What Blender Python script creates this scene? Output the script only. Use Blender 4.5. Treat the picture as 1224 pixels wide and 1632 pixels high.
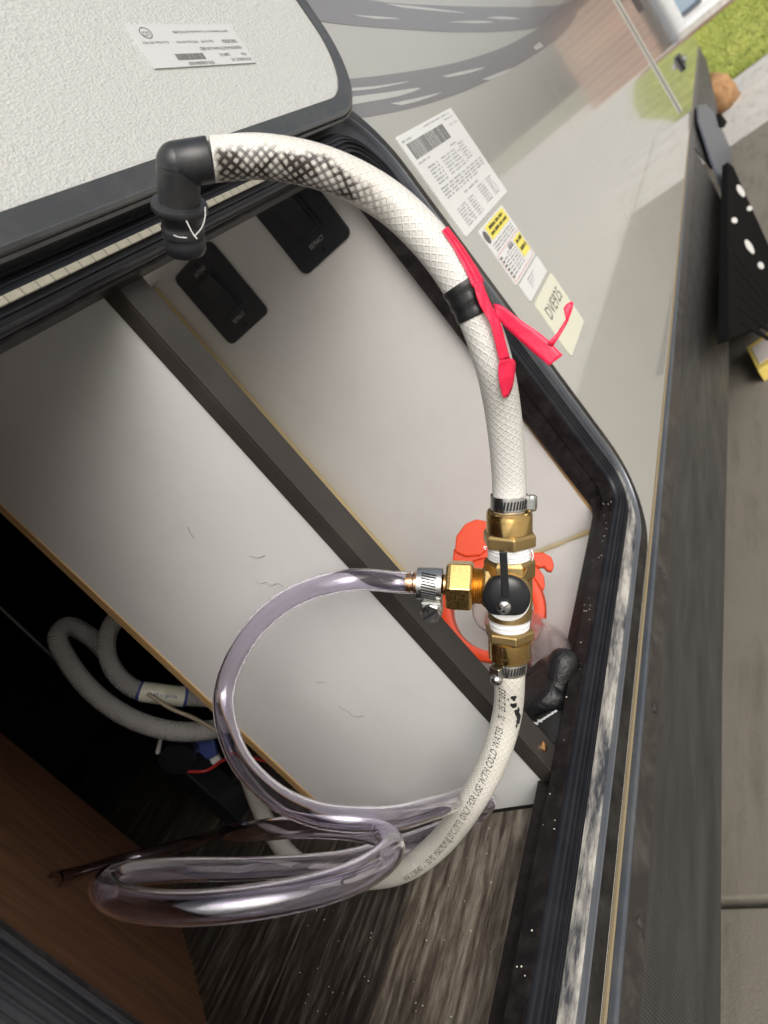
import bpy, bmesh, math, random
import numpy as np
from math import radians, pi, sin, cos, tan
random.seed(7)
rng = np.random.default_rng(11)
for o in list(bpy.data.objects):
    bpy.data.objects.remove(o)
S = bpy.context.scene
COL = S.collection

# ------------------------------------------------------------------ camera
# world: X runs along the trailer's side, Y into the trailer, Z up; wall face at Y = 0, ground at Z = 0
F_PX = 1116.294
ROT = np.array([[0.34142213, -0.70046941, -0.62671647],
                [-0.57518127, 0.37164611, -0.72872881],
                [0.74336898, 0.60927971, -0.27600868]])
CAM = np.array([0.0, -0.36, 1.15])
cd = bpy.data.cameras.new('camera')
cam = bpy.data.objects.new('camera', cd)
COL.objects.link(cam)
cd.sensor_fit = 'VERTICAL'
cd.sensor_height = 36.0
cd.lens = F_PX / 1632 * 36
cd.clip_start = 0.01
cd.clip_end = 500
cd.dof.use_dof = True
cd.dof.focus_distance = 0.55
cd.dof.aperture_fstop = 9.0
from mathutils import Matrix, Vector
m = Matrix.Identity(4)
for i in range(3):
    m[i][0], m[i][1], m[i][2], m[i][3] = ROT[0][i], -ROT[1][i], -ROT[2][i], CAM[i]
cam.matrix_world = m
S.camera = cam

# ------------------------------------------------------------------ world, sun, exposure
SUN_EL, SUN_AZ = radians(33), radians(232)      # azimuth measured from +X towards +Y: the light comes from (cos, sin)
world = bpy.data.worlds.new('World')
S.world = world
world.use_nodes = True
nt = world.node_tree
nt.nodes.clear()
sky = nt.nodes.new('ShaderNodeTexSky')
sky.sky_type = 'NISHITA'
sky.sun_disc = False
sky.sun_elevation = SUN_EL
sky.sun_rotation = pi / 2 - SUN_AZ
sky.air_density = 1.0
sky.dust_density = 6.0
sky.ozone_density = 0.6
bg = nt.nodes.new('ShaderNodeBackground')
bg.inputs[1].default_value = 0.15
wo = nt.nodes.new('ShaderNodeOutputWorld')
hs = nt.nodes.new('ShaderNodeHueSaturation')          # thin overcast: the same sky, greyer
hs.inputs['Saturation'].default_value = 0.38
nt.links.new(sky.outputs[0], hs.inputs['Color'])
nt.links.new(hs.outputs[0], bg.inputs[0])
nt.links.new(bg.outputs[0], wo.inputs[0])
ld = bpy.data.lights.new('sun', 'SUN')
ld.energy = 1.0
ld.angle = radians(45)
ld.color = (1.0, 0.98, 0.95)
sun = bpy.data.objects.new('sun', ld)
COL.objects.link(sun)
sd = Vector((cos(SUN_EL) * cos(SUN_AZ), cos(SUN_EL) * sin(SUN_AZ), sin(SUN_EL)))
sun.rotation_euler = sd.to_track_quat('Z', 'Y').to_euler()
sun.location = (0, -4, 6)
S.view_settings.view_transform = 'Standard'
S.view_settings.look = 'None'
S.view_settings.gamma = 1.0
S.view_settings.use_curve_mapping = False
S.view_settings.exposure = 0.12
S.cycles.max_bounces = 16
S.cycles.transmission_bounces = 14
S.cycles.glossy_bounces = 6
S.cycles.diffuse_bounces = 5
S.cycles.transparent_max_bounces = 12
S.cycles.use_denoising = True

# ------------------------------------------------------------------ helpers
def V(*a):
    return np.array(a, float)
def unit(v):
    v = np.asarray(v, float)
    return v / np.linalg.norm(v)
def ray(px, py):
    return V(px - 612, py - 816, F_PX) @ ROT
def W(px, py, X=None, Y=None, Z=None, D=None):
    """the point seen at a pixel of the 1224 x 1632 photograph, on a plane X, Y or Z or at depth D"""
    d = ray(px, py)
    if D is not None:
        return CAM + d * (D / F_PX)
    i, v = (0, X) if X is not None else (1, Y) if Y is not None else (2, Z)
    return CAM + d * ((v - CAM[i]) / d[i])

def finish(name, me, mat, parent):
    o = bpy.data.objects.new(name, me)
    COL.objects.link(o)
    if mat is not None:
        me.materials.append(mat)
    if parent is not None:
        o.parent = parent
        if parent.type == 'EMPTY':
            o.location = -parent.location
    return o
def obj(name, verts, faces, mat, parent=None, smooth=False, uvs=None, auto=None):
    me = bpy.data.meshes.new(name)
    me.from_pydata([tuple(map(float, v)) for v in verts], [], [tuple(map(int, f)) for f in faces])
    if uvs is not None:
        uvl = me.uv_layers.new(name='UVMap')
        for l in me.loops:
            uvl.data[l.index].uv = uvs[l.index]
    me.validate()
    me.update()
    if smooth:
        me.polygons.foreach_set('use_smooth', [True] * len(me.polygons))
        if auto:
            sharp_edges(me, auto)
    return finish(name, me, mat, parent)
def sharp_edges(me, ang):
    bm = bmesh.new(); bm.from_mesh(me)
    for e in bm.edges:
        if len(e.link_faces) == 2 and e.calc_face_angle(0) > radians(ang):
            e.smooth = False
    bm.to_mesh(me); bm.free()
def thing(name, label, cat, loc=(0, 0, 0), group=None):
    o = bpy.data.objects.new(name, None)
    COL.objects.link(o)
    o.location = loc
    o.empty_display_size = 0.05
    o['label'] = label; o['category'] = cat
    if group:
        o['group'] = group
    return o
def tag(o, label, cat, group=None):
    o['label'] = label; o['category'] = cat
    if group:
        o['group'] = group
    return o
def struct(o):
    o['kind'] = 'structure'
    return o

class MB:
    """collects pieces of ONE part"""
    def __init__(self):
        self.v = []; self.f = []
    def add(self, verts, faces):
        n = len(self.v)
        self.v += [tuple(map(float, x)) for x in verts]
        self.f += [tuple(i + n for i in f) for f in faces]
        return self
    def box(self, x0, x1, y0, y1, z0, z1):
        return self.add([(x, y, z) for x in (x0, x1) for y in (y0, y1) for z in (z0, z1)],
                        [(0, 1, 3, 2), (4, 6, 7, 5), (0, 4, 5, 1), (2, 3, 7, 6), (0, 2, 6, 4), (1, 5, 7, 3)])
    def obox(self, c, ax, half):
        ax = [np.asarray(a) for a in ax]
        vs = [np.asarray(c) + sx * half[0] * ax[0] + sy * half[1] * ax[1] + sz * half[2] * ax[2]
              for sx in (-1, 1) for sy in (-1, 1) for sz in (-1, 1)]
        return self.add(vs, [(0, 1, 3, 2), (4, 6, 7, 5), (0, 4, 5, 1), (2, 3, 7, 6), (0, 2, 6, 4), (1, 5, 7, 3)])
    def prism(self, pts, nrm, th):
        pts = [np.asarray(p, float) for p in pts]; n = len(pts)
        q = [p + unit(nrm) * th for p in pts]
        return self.add(pts + q, [tuple(range(n))[::-1], tuple(range(n, 2 * n))] +
                        [(i, (i + 1) % n, n + (i + 1) % n, n + i) for i in range(n)])
    def lathe(self, prof, O, axis, ref=None, seg=32, closed=False, phase=0.0):
        """prof: (radius, distance along axis)"""
        a = unit(axis)
        if ref is None:
            ref = V(0, 0, 1) if abs(a[2]) < .8 else V(1, 0, 0)
        r1 = unit(np.asarray(ref) - np.dot(ref, a) * a); r2 = np.cross(a, r1)
        vs = []; n = len(prof)
        for r, t in prof:
            for k in range(seg):
                th = 2 * pi * k / seg + phase
                vs.append(np.asarray(O) + a * t + r * (cos(th) * r1 + sin(th) * r2))
        fs = []
        for i in range(n if closed else n - 1):
            j = (i + 1) % n
            for k in range(seg):
                l = (k + 1) % seg
                fs.append((i * seg + k, i * seg + l, j * seg + l, j * seg + k))
        if not closed:
            fs.append(tuple(range(seg))[::-1]); fs.append(tuple((n - 1) * seg + k for k in range(seg)))
        return self.add(vs, fs)
    def build(self, name, mat, parent=None, smooth=False, auto=None, bevel=0, bseg=2):
        o = obj(name, self.v, self.f, mat, parent)
        bm = bmesh.new(); bm.from_mesh(o.data)
        bmesh.ops.recalc_face_normals(bm, faces=bm.faces)
        if bevel:
            es = [e for e in bm.edges if len(e.link_faces) == 2 and e.calc_face_angle(0) > radians(25)]
            bmesh.ops.bevel(bm, geom=es, offset=bevel, segments=bseg, profile=.6, affect='EDGES', clamp_overlap=True)
        bm.to_mesh(o.data); bm.free()
        if smooth:
            o.data.polygons.foreach_set('use_smooth', [True] * len(o.data.polygons))
            if auto:
                sharp_edges(o.data, auto)
        return o
def boxp(name, x0, x1, y0, y1, z0, z1, mat, parent=None, bevel=0):
    return MB().box(x0, x1, y0, y1, z0, z1).build(name, mat, parent, bevel=bevel)

def spline(pts, step=0.003):
    """Catmull-Rom (centripetal) through the points, evenly resampled"""
    P = [np.asarray(p, float) for p in pts]
    P = [2 * P[0] - P[1]] + P + [2 * P[-1] - P[-2]]
    out = []
    for i in range(1, len(P) - 2):
        p0, p1, p2, p3 = P[i - 1:i + 3]
        t0 = 0; t1 = t0 + np.linalg.norm(p1 - p0) ** .5; t2 = t1 + np.linalg.norm(p2 - p1) ** .5; t3 = t2 + np.linalg.norm(p3 - p2) ** .5
        for t in np.linspace(t1, t2, 24, endpoint=False):
            a1 = (t1 - t) / (t1 - t0) * p0 + (t - t0) / (t1 - t0) * p1
            a2 = (t2 - t) / (t2 - t1) * p1 + (t - t1) / (t2 - t1) * p2
            a3 = (t3 - t) / (t3 - t2) * p2 + (t - t2) / (t3 - t2) * p3
            b1 = (t2 - t) / (t2 - t0) * a1 + (t - t0) / (t2 - t0) * a2
            b2 = (t3 - t) / (t3 - t1) * a2 + (t - t1) / (t3 - t1) * a3
            out.append((t2 - t) / (t2 - t1) * b1 + (t - t1) / (t2 - t1) * b2)
    out.append(P[-2])
    out = np.array(out)
    L = np.r_[0, np.cumsum(np.linalg.norm(np.diff(out, axis=0), axis=1))]
    n = max(4, int(L[-1] / step))
    s = np.linspace(0, L[-1], n)
    q = np.stack([np.interp(s, L, out[:, k]) for k in range(3)], 1)
    return q, s
class Path:
    def __init__(self, pts, step=.003, ref=None):
        self.p, self.s = spline(pts, step)
        t = np.gradient(self.p, axis=0); self.t = t / np.linalg.norm(t, axis=1)[:, None]
        if ref is None:
            ref = CAM - self.p[0]
        r = unit(ref - np.dot(ref, self.t[0]) * self.t[0])
        R = [r]
        for i in range(1, len(self.p)):
            r = r - np.dot(r, self.t[i]) * self.t[i]; r = unit(r); R.append(r)
        self.r = np.array(R); self.b = np.cross(self.t, self.r)
        self.L = self.s[-1]
    def frame(self, u):
        f = lambda A: np.array([np.interp(u, self.s, A[:, k]) for k in range(3)])
        return f(self.p), unit(f(self.t)), unit(f(self.r)), unit(f(self.b))
    def at(self, u, ang, r):
        p, t, n, b = self.frame(u)
        return p + r * (cos(ang) * n + sin(ang) * b)
    def near(self, px, py):
        q = (self.p - CAM) @ ROT.T
        xy = q[:, :2] / q[:, 2:] * F_PX + [612, 816]
        return self.s[np.argmin(np.hypot(xy[:, 0] - px, xy[:, 1] - py))]
def tube_obj(name, path, rad, mat, parent=None, seg=24, inner=None, radf=None, u0=0, u1=None, caps=True):
    idx = [i for i in range(len(path.s)) if path.s[i] >= u0 - 1e-9 and (u1 is None or path.s[i] <= u1 + 1e-9)]
    n = len(idx); vs = []; fs = []; uv = []
    rings = [(rad, 1)] + ([(inner, -1)] if inner else [])
    for R_, sg in rings:
        base = len(vs)
        for i in idx:
            rr = R_ * (radf(path.s[i]) if radf else 1)
            for k in range(seg):
                a = 2 * pi * k / seg - pi
                vs.append(path.p[i] + rr * (cos(a) * path.r[i] + sin(a) * path.b[i]))
        for i in range(n - 1):
            for k in range(seg):
                l = (k + 1) % seg
                f = (base + i * seg + k, base + i * seg + l, base + (i + 1) * seg + l, base + (i + 1) * seg + k)
                s0, s1 = path.s[idx[i]], path.s[idx[i + 1]]
                c = [(s0, k / seg), (s0, (k + 1) / seg), (s1, (k + 1) / seg), (s1, k / seg)]
                if sg < 0:
                    f = f[::-1]; c = c[::-1]
                fs.append(f); uv += c
    if inner:
        for e, i in ((0, 0), (1, n - 1)):
            for k in range(seg):
                l = (k + 1) % seg
                f = (i * seg + k, n * seg + i * seg + k, n * seg + i * seg + l, i * seg + l)
                if e:
                    f = f[::-1]
                fs.append(f); uv += [(0, 0)] * 4
    elif caps:
        fs.append(tuple(range(seg))[::-1]); uv += [(path.s[idx[0]], .5)] * seg
        fs.append(tuple((n - 1) * seg + k for k in range(seg))); uv += [(path.s[idx[-1]], .5)] * seg
    o = obj(name, vs, fs, mat, parent, smooth=True, uvs=uv, auto=60)
    # the winding above can face inwards depending on the frame's handedness: make it outward
    if np.dot(np.cross(path.r[0], path.b[0]), path.t[0]) < 0:
        o.data.flip_normals()
    return o
def glyphs(body, size=1.0, shear=0.0):
    cu = bpy.data.curves.new('glyphs', 'FONT')
    cu.body = body; cu.size = size; cu.shear = shear; cu.resolution_u = 2
    t = bpy.data.objects.new('glyphs', cu); COL.objects.link(t)
    dg = bpy.context.evaluated_depsgraph_get()
    me = bpy.data.meshes.new_from_object(t.evaluated_get(dg))
    vs = np.array([tuple(v.co) for v in me.vertices]).reshape(-1, 3)
    fs = [tuple(p.vertices) for p in me.polygons]
    bpy.data.objects.remove(t); bpy.data.curves.remove(cu); bpy.data.meshes.remove(me)
    return vs[:, :2], fs
def flat_text(mb, body, O, ex, ey, height, width=None):
    vs, fs = glyphs(body)
    lo, hi = vs.min(0), vs.max(0)
    sy = height / .7
    sx = width / (hi[0] - lo[0]) if width else sy
    mb.add([np.asarray(O) + ex * (v[0] - lo[0]) * sx + ey * v[1] * sy for v in vs], fs)
    return mb

# ------------------------------------------------------------------ materials
def mat(name, col=(.5, .5, .5), rough=.5, metal=0.0, **kw):
    M = bpy.data.materials.new(name); M.use_nodes = True
    b = M.node_tree.nodes['Principled BSDF']
    b.inputs['Base Color'].default_value = (*col, 1)
    b.inputs['Roughness'].default_value = rough
    b.inputs['Metallic'].default_value = metal
    for k, v in kw.items():
        b.inputs[k.replace('_', ' ')].default_value = v
    return M
class NG:
    def __init__(self, M):
        self.t = M.node_tree; self.b = self.t.nodes['Principled BSDF']
    def n(self, typ, **kw):
        x = self.t.nodes.new('ShaderNode' + typ)
        for k, v in kw.items():
            setattr(x, k, v)
        return x
    def l(self, a, b):
        self.t.links.new(a, b)
    def coord(self, which='Object', scale=(1, 1, 1), rot=(0, 0, 0)):
        c = self.n('TexCoord'); mp = self.n('Mapping')
        mp.inputs['Scale'].default_value = scale; mp.inputs['Rotation'].default_value = rot
        self.l(c.outputs[which], mp.inputs['Vector'])
        return mp.outputs[0]
    def noise(self, vec, scale, detail=4, rough=.6, dist=0):
        x = self.n('TexNoise'); x.inputs['Scale'].default_value = scale; x.inputs['Detail'].default_value = detail
        x.inputs['Roughness'].default_value = rough; x.inputs['Distortion'].default_value = dist
        self.l(vec, x.inputs['Vector'])
        return x.outputs['Fac']
    def ramp(self, fac, stops):
        x = self.n('ValToRGB'); e = x.color_ramp.elements
        while len(e) < len(stops):
            e.new(.5)
        for i, (p, c) in enumerate(stops):
            e[i].position = p
            e[i].color = (c, c, c, 1) if isinstance(c, (int, float)) else (*c, 1)
        self.l(fac, x.inputs[0])
        return x.outputs[0]
    def math(self, op, a, b=None, c=None):
        x = self.n('Math', operation=op)
        for i, v in enumerate((a, b, c)):
            if v is None:
                continue
            if isinstance(v, (int, float)):
                x.inputs[i].default_value = v
            else:
                self.l(v, x.inputs[i])
        return x.outputs[0]
    def mix(self, fac, a, b, typ='MIX'):
        x = self.n('MixRGB', blend_type=typ)
        for i, v in zip((0, 1, 2), (fac, a, b)):
            if isinstance(v, (int, float)):
                x.inputs[i].default_value = v if i == 0 else (v, v, v, 1)
            elif isinstance(v, tuple):
                x.inputs[i].default_value = (*v, 1)
            else:
                self.l(v, x.inputs[i])
        return x.outputs[0]
    def bump(self, h, strength=.3, dist=.002):
        x = self.n('Bump'); x.inputs['Strength'].default_value = strength; x.inputs['Distance'].default_value = dist
        self.l(h, x.inputs['Height']); self.l(x.outputs[0], self.b.inputs['Normal'])
        return x
    def col(self, c):
        self.l(c, self.b.inputs['Base Color'])
    def rough(self, r):
        self.l(r, self.b.inputs['Roughness'])

M = {}
# glossy gelcoat side wall
M['wall'] = mat('gelcoat', (.36, .355, .325), .07, Coat_Weight=.6, Coat_Roughness=.03)
g = NG(M['wall']); c = g.coord()
g.col(g.mix(g.ramp(g.noise(c, 3, 5), [(.35, 0.0), (.7, .25)]), (.37, .365, .335), (.33, .325, .30)))
g.rough(g.ramp(g.noise(c, 14, 5), [(.3, .045), (.75, .12)]))
g.bump(g.noise(c, 55, 2), .06, .002)
def decal(name, col):
    m_ = mat(name, col, .16, Coat_Weight=.4, Coat_Roughness=.05)
    q = NG(m_); cc = q.coord(scale=(1, 1, 1), rot=(0, radians(35), 0))
    cs = q.coord(scale=(900, 1, 25), rot=(0, radians(-28), 0))
    q.col(q.mix(q.ramp(q.noise(cs, 1.0, 2), [(.5, 0.0), (.75, .5)]), col, tuple(x * 1.5 for x in col)))
    return m_
M['decal_grey'] = decal('decal_grey', (.17, .165, .17))
M['decal_pale'] = decal('decal_pale', (.40, .40, .385))
# pebbled liner of the hatch
M['frp'] = mat('pebbled_liner', (.66, .67, .65), .38)
g = NG(M['frp']); c = g.coord(scale=(1, 1, 1), rot=(0, radians(20), 0))
cs = g.coord(scale=(1, 1, 1.7), rot=(0, radians(25), 0))
n1 = g.noise(cs, 330, 2, .5, .4); n2 = g.noise(c, 140, 2)
g.bump(g.math('ADD', n1, g.math('MULTIPLY', n2, .7)), .8, .0012)
g.col(g.mix(g.ramp(n1, [(.3, 0.0), (.65, 1.0)]), (.44, .45, .435), (.52, .53, .51)))
def dark(name, col, rough, nscale=60, bump=.05, dust=0.0, metal=0.0):
    m_ = mat(name, col, rough, metal); q = NG(m_); cc = q.coord()
    d = q.ramp(q.noise(cc, nscale * .35, 8, .75), [(.45, 0.0), (.8, dust)])
    q.col(q.mix(d, col, (.33, .31, .27)))
    q.rough(q.math('ADD', q.math('MULTIPLY', d, .5), rough))
    q.bump(q.noise(cc, nscale * 6, 3), bump, .001)
    return m_
M['door_frame'] = dark('door_frame_black', (.045, .047, .05), .16, dust=.10)
M['flange'] = dark('flange_black', (.012, .011, .011), .28, dust=.14)
M['flange_top'] = dark('inner_lip_black', (.010, .008, .009), .4, 120, .2, dust=.08)
M['rubber'] = dark('rubber', (.011, .012, .016), .36, dust=.04)
for k_ in ('rubber', 'flange', 'flange_top'):
    M[k_].node_tree.nodes['Principled BSDF'].inputs['Specular IOR Level'].default_value = .30 if k_ == 'rubber' else .14
M['lip'] = dark('lip_metal', (.20, .22, .25), .28, dust=.3, metal=.6)
M['post'] = dark('bronze_post', (.030, .026, .023), .45, 30, .06, dust=.06)
M['rail'] = dark('rail_metal', (.10, .115, .135), .30, 40, .1, dust=.30, metal=.55)
M['strip'] = dark('dark_strip', (.028, .024, .023), .38, 60, .05, dust=.2)
M['sealant'] = dark('tan_sealant', (.24, .19, .11), .7, 90, .3, dust=.2)
# channel that has filled with pale grit
M['channel'] = mat('gritty_channel', (.1, .1, .1), .6)
g = NG(M['channel']); c = g.coord(); cl = g.coord(scale=(.25, 1, 1))
sz = g.n('SeparateXYZ'); g.l(c, sz.inputs[0])
# grit settles on the sill only; the upright and top runs stay clean
k = g.math('MULTIPLY', g.ramp(g.noise(cl, 42, 9, .74), [(.40, 0.0), (.60, 1.0)]), g.ramp(sz.outputs[2], [(.66, 1.0), (.72, .03)]))
g.col(g.mix(k, (.035, .038, .048), g.mix(g.noise(c, 700, 4), (.30, .29, .27), (.58, .55, .48))))
g.rough(g.ramp(k, [(0, .3), (1, .85)]))
g.bump(g.noise(c, 500, 5), .5, .001)
# skirt with fine diamond emboss
M['skirt'] = mat('diamond_skirt', (.05, .05, .05), .38)
g = NG(M['skirt']); cx = g.n('TexCoord'); sp = g.n('SeparateXYZ'); g.l(cx.outputs['Object'], sp.inputs[0])
A = g.math('MULTIPLY', sp.outputs[0], 2 * pi / .0065); B = g.math('MULTIPLY', sp.outputs[2], 2 * pi / .0042)
d1 = g.math('SINE', g.math('ADD', A, B)); d2 = g.math('SINE', g.math('SUBTRACT', A, B))
h = g.math('MULTIPLY', d1, d2)
g.bump(h, .55, .0008)
c = g.coord(scale=(1, 1, 1)); cs = g.coord(scale=(1.2, 1, 9), rot=(0, radians(-38), 0))
st = g.ramp(g.noise(cs, 4, 6, .65), [(.35, 0.0), (.75, 1.0)])
g.col(g.mix(st, (.024, .0235, .023), (.055, .053, .050)))
g.rough(g.ramp(g.noise(cs, 6, 5), [(.3, .28), (.7, .5)]))
# white laminate with scuffs
def laminate(name, col):
    m_ = mat(name, col, .5); q = NG(m_); cc = q.coord()
    dirt = q.ramp(q.noise(cc, 9, 6, .7), [(.45, 0.0), (.85, .35)])
    scu = q.ramp(q.noise(q.coord(scale=(1, 1, 1)), 38, 10, .8, 1.2), [(.655, 0.0), (.69, .35)])
    q.col(q.mix(scu, q.mix(dirt, col, (col[0] * .78, col[1] * .76, col[2] * .72)), (.22, .21, .2)))
    q.rough(q.ramp(q.noise(cc, 20, 5), [(.3, .42), (.7, .6)]))
    return m_
M['laminate'] = laminate('white_laminate', (.60, .605, .60))
M['laminate2'] = laminate('bay_laminate', (.60, .592, .58))
M['glue'] = dark('yellowed_glue', (.42, .34, .18), .5, 90, .4, dust=.2)
M['ply_edge'] = mat('plywood_edge', (.4, .26, .12), .65)
g = NG(M['ply_edge']); c = g.coord(scale=(260, 260, 4))
g.col(g.ramp(g.noise(c, 1, 3), [(.3, (.24, .14, .055)), (.7, (.50, .33, .15))]))
# printed plank floor
def plank_mat(name, lo, mid, hi, off):
    m_ = mat(name, mid, .42); q = NG(m_)
    cc = q.coord(scale=(24, 200, 1)); c3 = q.coord(scale=(9, 34, 1)); c2 = q.coord(scale=(1.2, 6, 1))
    def sh(v):
        a = q.n('VectorMath', operation='ADD'); q.l(v, a.inputs[0]); a.inputs[1].default_value = (off, off * 3, 0); return a.outputs[0]
    f = q.math('ADD', q.math('MULTIPLY', q.noise(sh(cc), 1, 5, .7, .4), .65), q.math('MULTIPLY', q.noise(sh(c3), 1, 5, .6, 1.0), .35))
    kn = q.n('TexWave', wave_type='RINGS'); kn.inputs['Scale'].default_value = 3.2; kn.inputs['Distortion'].default_value = 9; kn.inputs['Detail'].default_value = 3
    q.l(sh(c2), kn.inputs['Vector'])
    f2 = q.math('ADD', f, q.math('MULTIPLY', q.math('SUBTRACT', kn.outputs['Fac'], .5), .10))
    q.col(q.ramp(f2, [(.36, lo), (.50, mid), (.66, hi)]))
    q.rough(q.ramp(f2, [(.35, .5), (.7, .34)]))
    q.bump(f2, .35, .001)
    return m_
M['plank_light'] = plank_mat('plank_weathered', (.030, .022, .016), (.11, .092, .070), (.27, .24, .195), 3.1)
M['plank_dark'] = plank_mat('plank_dark', (.014, .011, .009), (.040, .034, .029), (.13, .115, .095), 8.7)
M['plank_mid'] = plank_mat('plank_mid', (.016, .012, .010), (.055, .046, .038), (.17, .15, .12), 14.2)
M['brown'] = mat('bare_hardwood_ply', (.25, .11, .05), .6)
g = NG(M['brown']); c = g.coord(scale=(10, 10, 120), rot=(0, radians(90), 0)); c = g.coord(scale=(90, 90, 9))
g.col(g.ramp(g.noise(c, 1, 5, .6, .4), [(.3, (.10, .044, .022)), (.7, (.21, .100, .050))]))
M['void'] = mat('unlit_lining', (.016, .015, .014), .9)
M['gasket'] = mat('dusty_gasket', (.3, .28, .22), .7)
g = NG(M['gasket']); cx = g.n('TexCoord'); sp = g.n('SeparateXYZ'); g.l(cx.outputs['Object'], sp.inputs[0])
fr = g.math('FRACT', g.math('DIVIDE', sp.outputs[0], .0125))
g.col(g.mix(g.ramp(fr, [(.0, .75), (.06, .75), (.10, 0.0), (1.0, 0.0)]), g.mix(g.noise(g.coord(), 160, 5), (.34, .32, .26), (.20, .19, .15)), (.06, .055, .05)))
M['black'] = dark('black_plastic', (.009, .010, .013), .30, 80, .05, dust=.02)
M['switch'] = dark('switch_plate_black', (.016, .018, .023), .45, 80, .06, dust=.03)
M['print_white'] = mat('grey_white_print', (.40, .40, .41), .5)
M['print_dark'] = mat('dark_print', (.10, .10, .10), .5)
M['print_soft'] = mat('faded_print', (.26, .26, .27), .5)
M['print_black'] = mat('black_print', (.012, .012, .012), .5)
M['sticker'] = mat('white_sticker', (.62, .63, .62), .25)
M['sticker_cream'] = mat('cream_sticker', (.62, .62, .50), .3)
M['sticker_silver'] = mat('silver_sticker', (.53, .54, .54), .35)
M['yellow'] = mat('yellow_print', (.72, .62, .10), .35)
M['red_print'] = mat('red_print', (.55, .16, .14), .4)
def brass(name, col, rough, bs, bstr, stretch=(1, 1, 1), mot=.5):
    m_ = mat(name, col, rough, 1.0); q = NG(m_); cc = q.coord(scale=stretch)
    n_ = q.noise(cc, bs, 4, .6)
    q.col(q.mix(q.ramp(q.noise(q.coord(), 60, 4), [(.3, 0.0), (.8, mot)]), col, tuple(x * .72 for x in col)))
    q.bump(n_, bstr, .0006)
    q.rough(q.ramp(n_, [(.3, rough * .75), (.7, rough * 1.3)]))
    return m_
M['brass'] = brass('turned_brass', (.66, .45, .18), .22, 900, .03, mot=.15)
M['brass_cast'] = brass('cast_brass', (.50, .36, .16), .38, 1600, .45)
M['brass_bright'] = brass('bright_brass', (.74, .50, .19), .28, 700, .012, mot=.2)
M['copper'] = brass('barb_brass', (.75, .42, .20), .25, 700, .1)
M['steel'] = brass('clamp_steel', (.62, .62, .60), .22, 700, .10)
M['ptfe'] = dark('thread_tape', (.78, .79, .80), .42, 150, .4, dust=.05)
M['pvc_black'] = dark('black_pvc', (.012, .014, .018), .36, 70, .1, dust=.10)
M['etape'] = dark('electrical_tape', (.011, .012, .014), .28, 90, .25, dust=.06)
M['pink'] = mat('pink_flagging_tape', (.90, .035, .115), .45, Transmission_Weight=0.0)
g = NG(M['pink']); c = g.coord()
g.bump(g.noise(c, 130, 5, .6), .5, .0012)
g.col(g.mix(g.noise(c, 50, 4), (.66, .008, .045), (.80, .022, .085)))
M['orange'] = mat('orange_plastic', (.56, .042, .004), .42, Specular_IOR_Level=.25)
g = NG(M['orange']); c = g.coord(); g.bump(g.noise(c, 250, 3), .08, .001)
M['glove'] = mat('black_nitrile_glove', (.008, .008, .009), .42)
g = NG(M['glove']); c = g.coord(); g.bump(g.math('ADD', g.noise(c, 420, 4), g.math('MULTIPLY', g.noise(c, 60, 3, .6, 1.0), 2.0)), .45, .0018)
M['glove_knit'] = mat('black_knit_cuff', (.012, .012, .013), .85)
g = NG(M['glove_knit']); c = g.coord(scale=(1, 1, 1)); w = g.n('TexWave'); w.inputs['Scale'].default_value = 160; g.l(c, w.inputs['Vector']); g.bump(w.outputs['Fac'], .8, .001)
M['white_thread'] = mat('white_thread', (.6, .6, .6), .8)
M['clear'] = mat('clear_vinyl', (.935, .90, .999), .012, Transmission_Weight=1.0, IOR=1.27, Coat_Weight=.8, Coat_IOR=1.5, Coat_Roughness=.02)
M['clear_smoke'] = mat('clear_elbow_plastic', (.90, .82, .80), .05, Transmission_Weight=.9, IOR=1.42)
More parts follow.
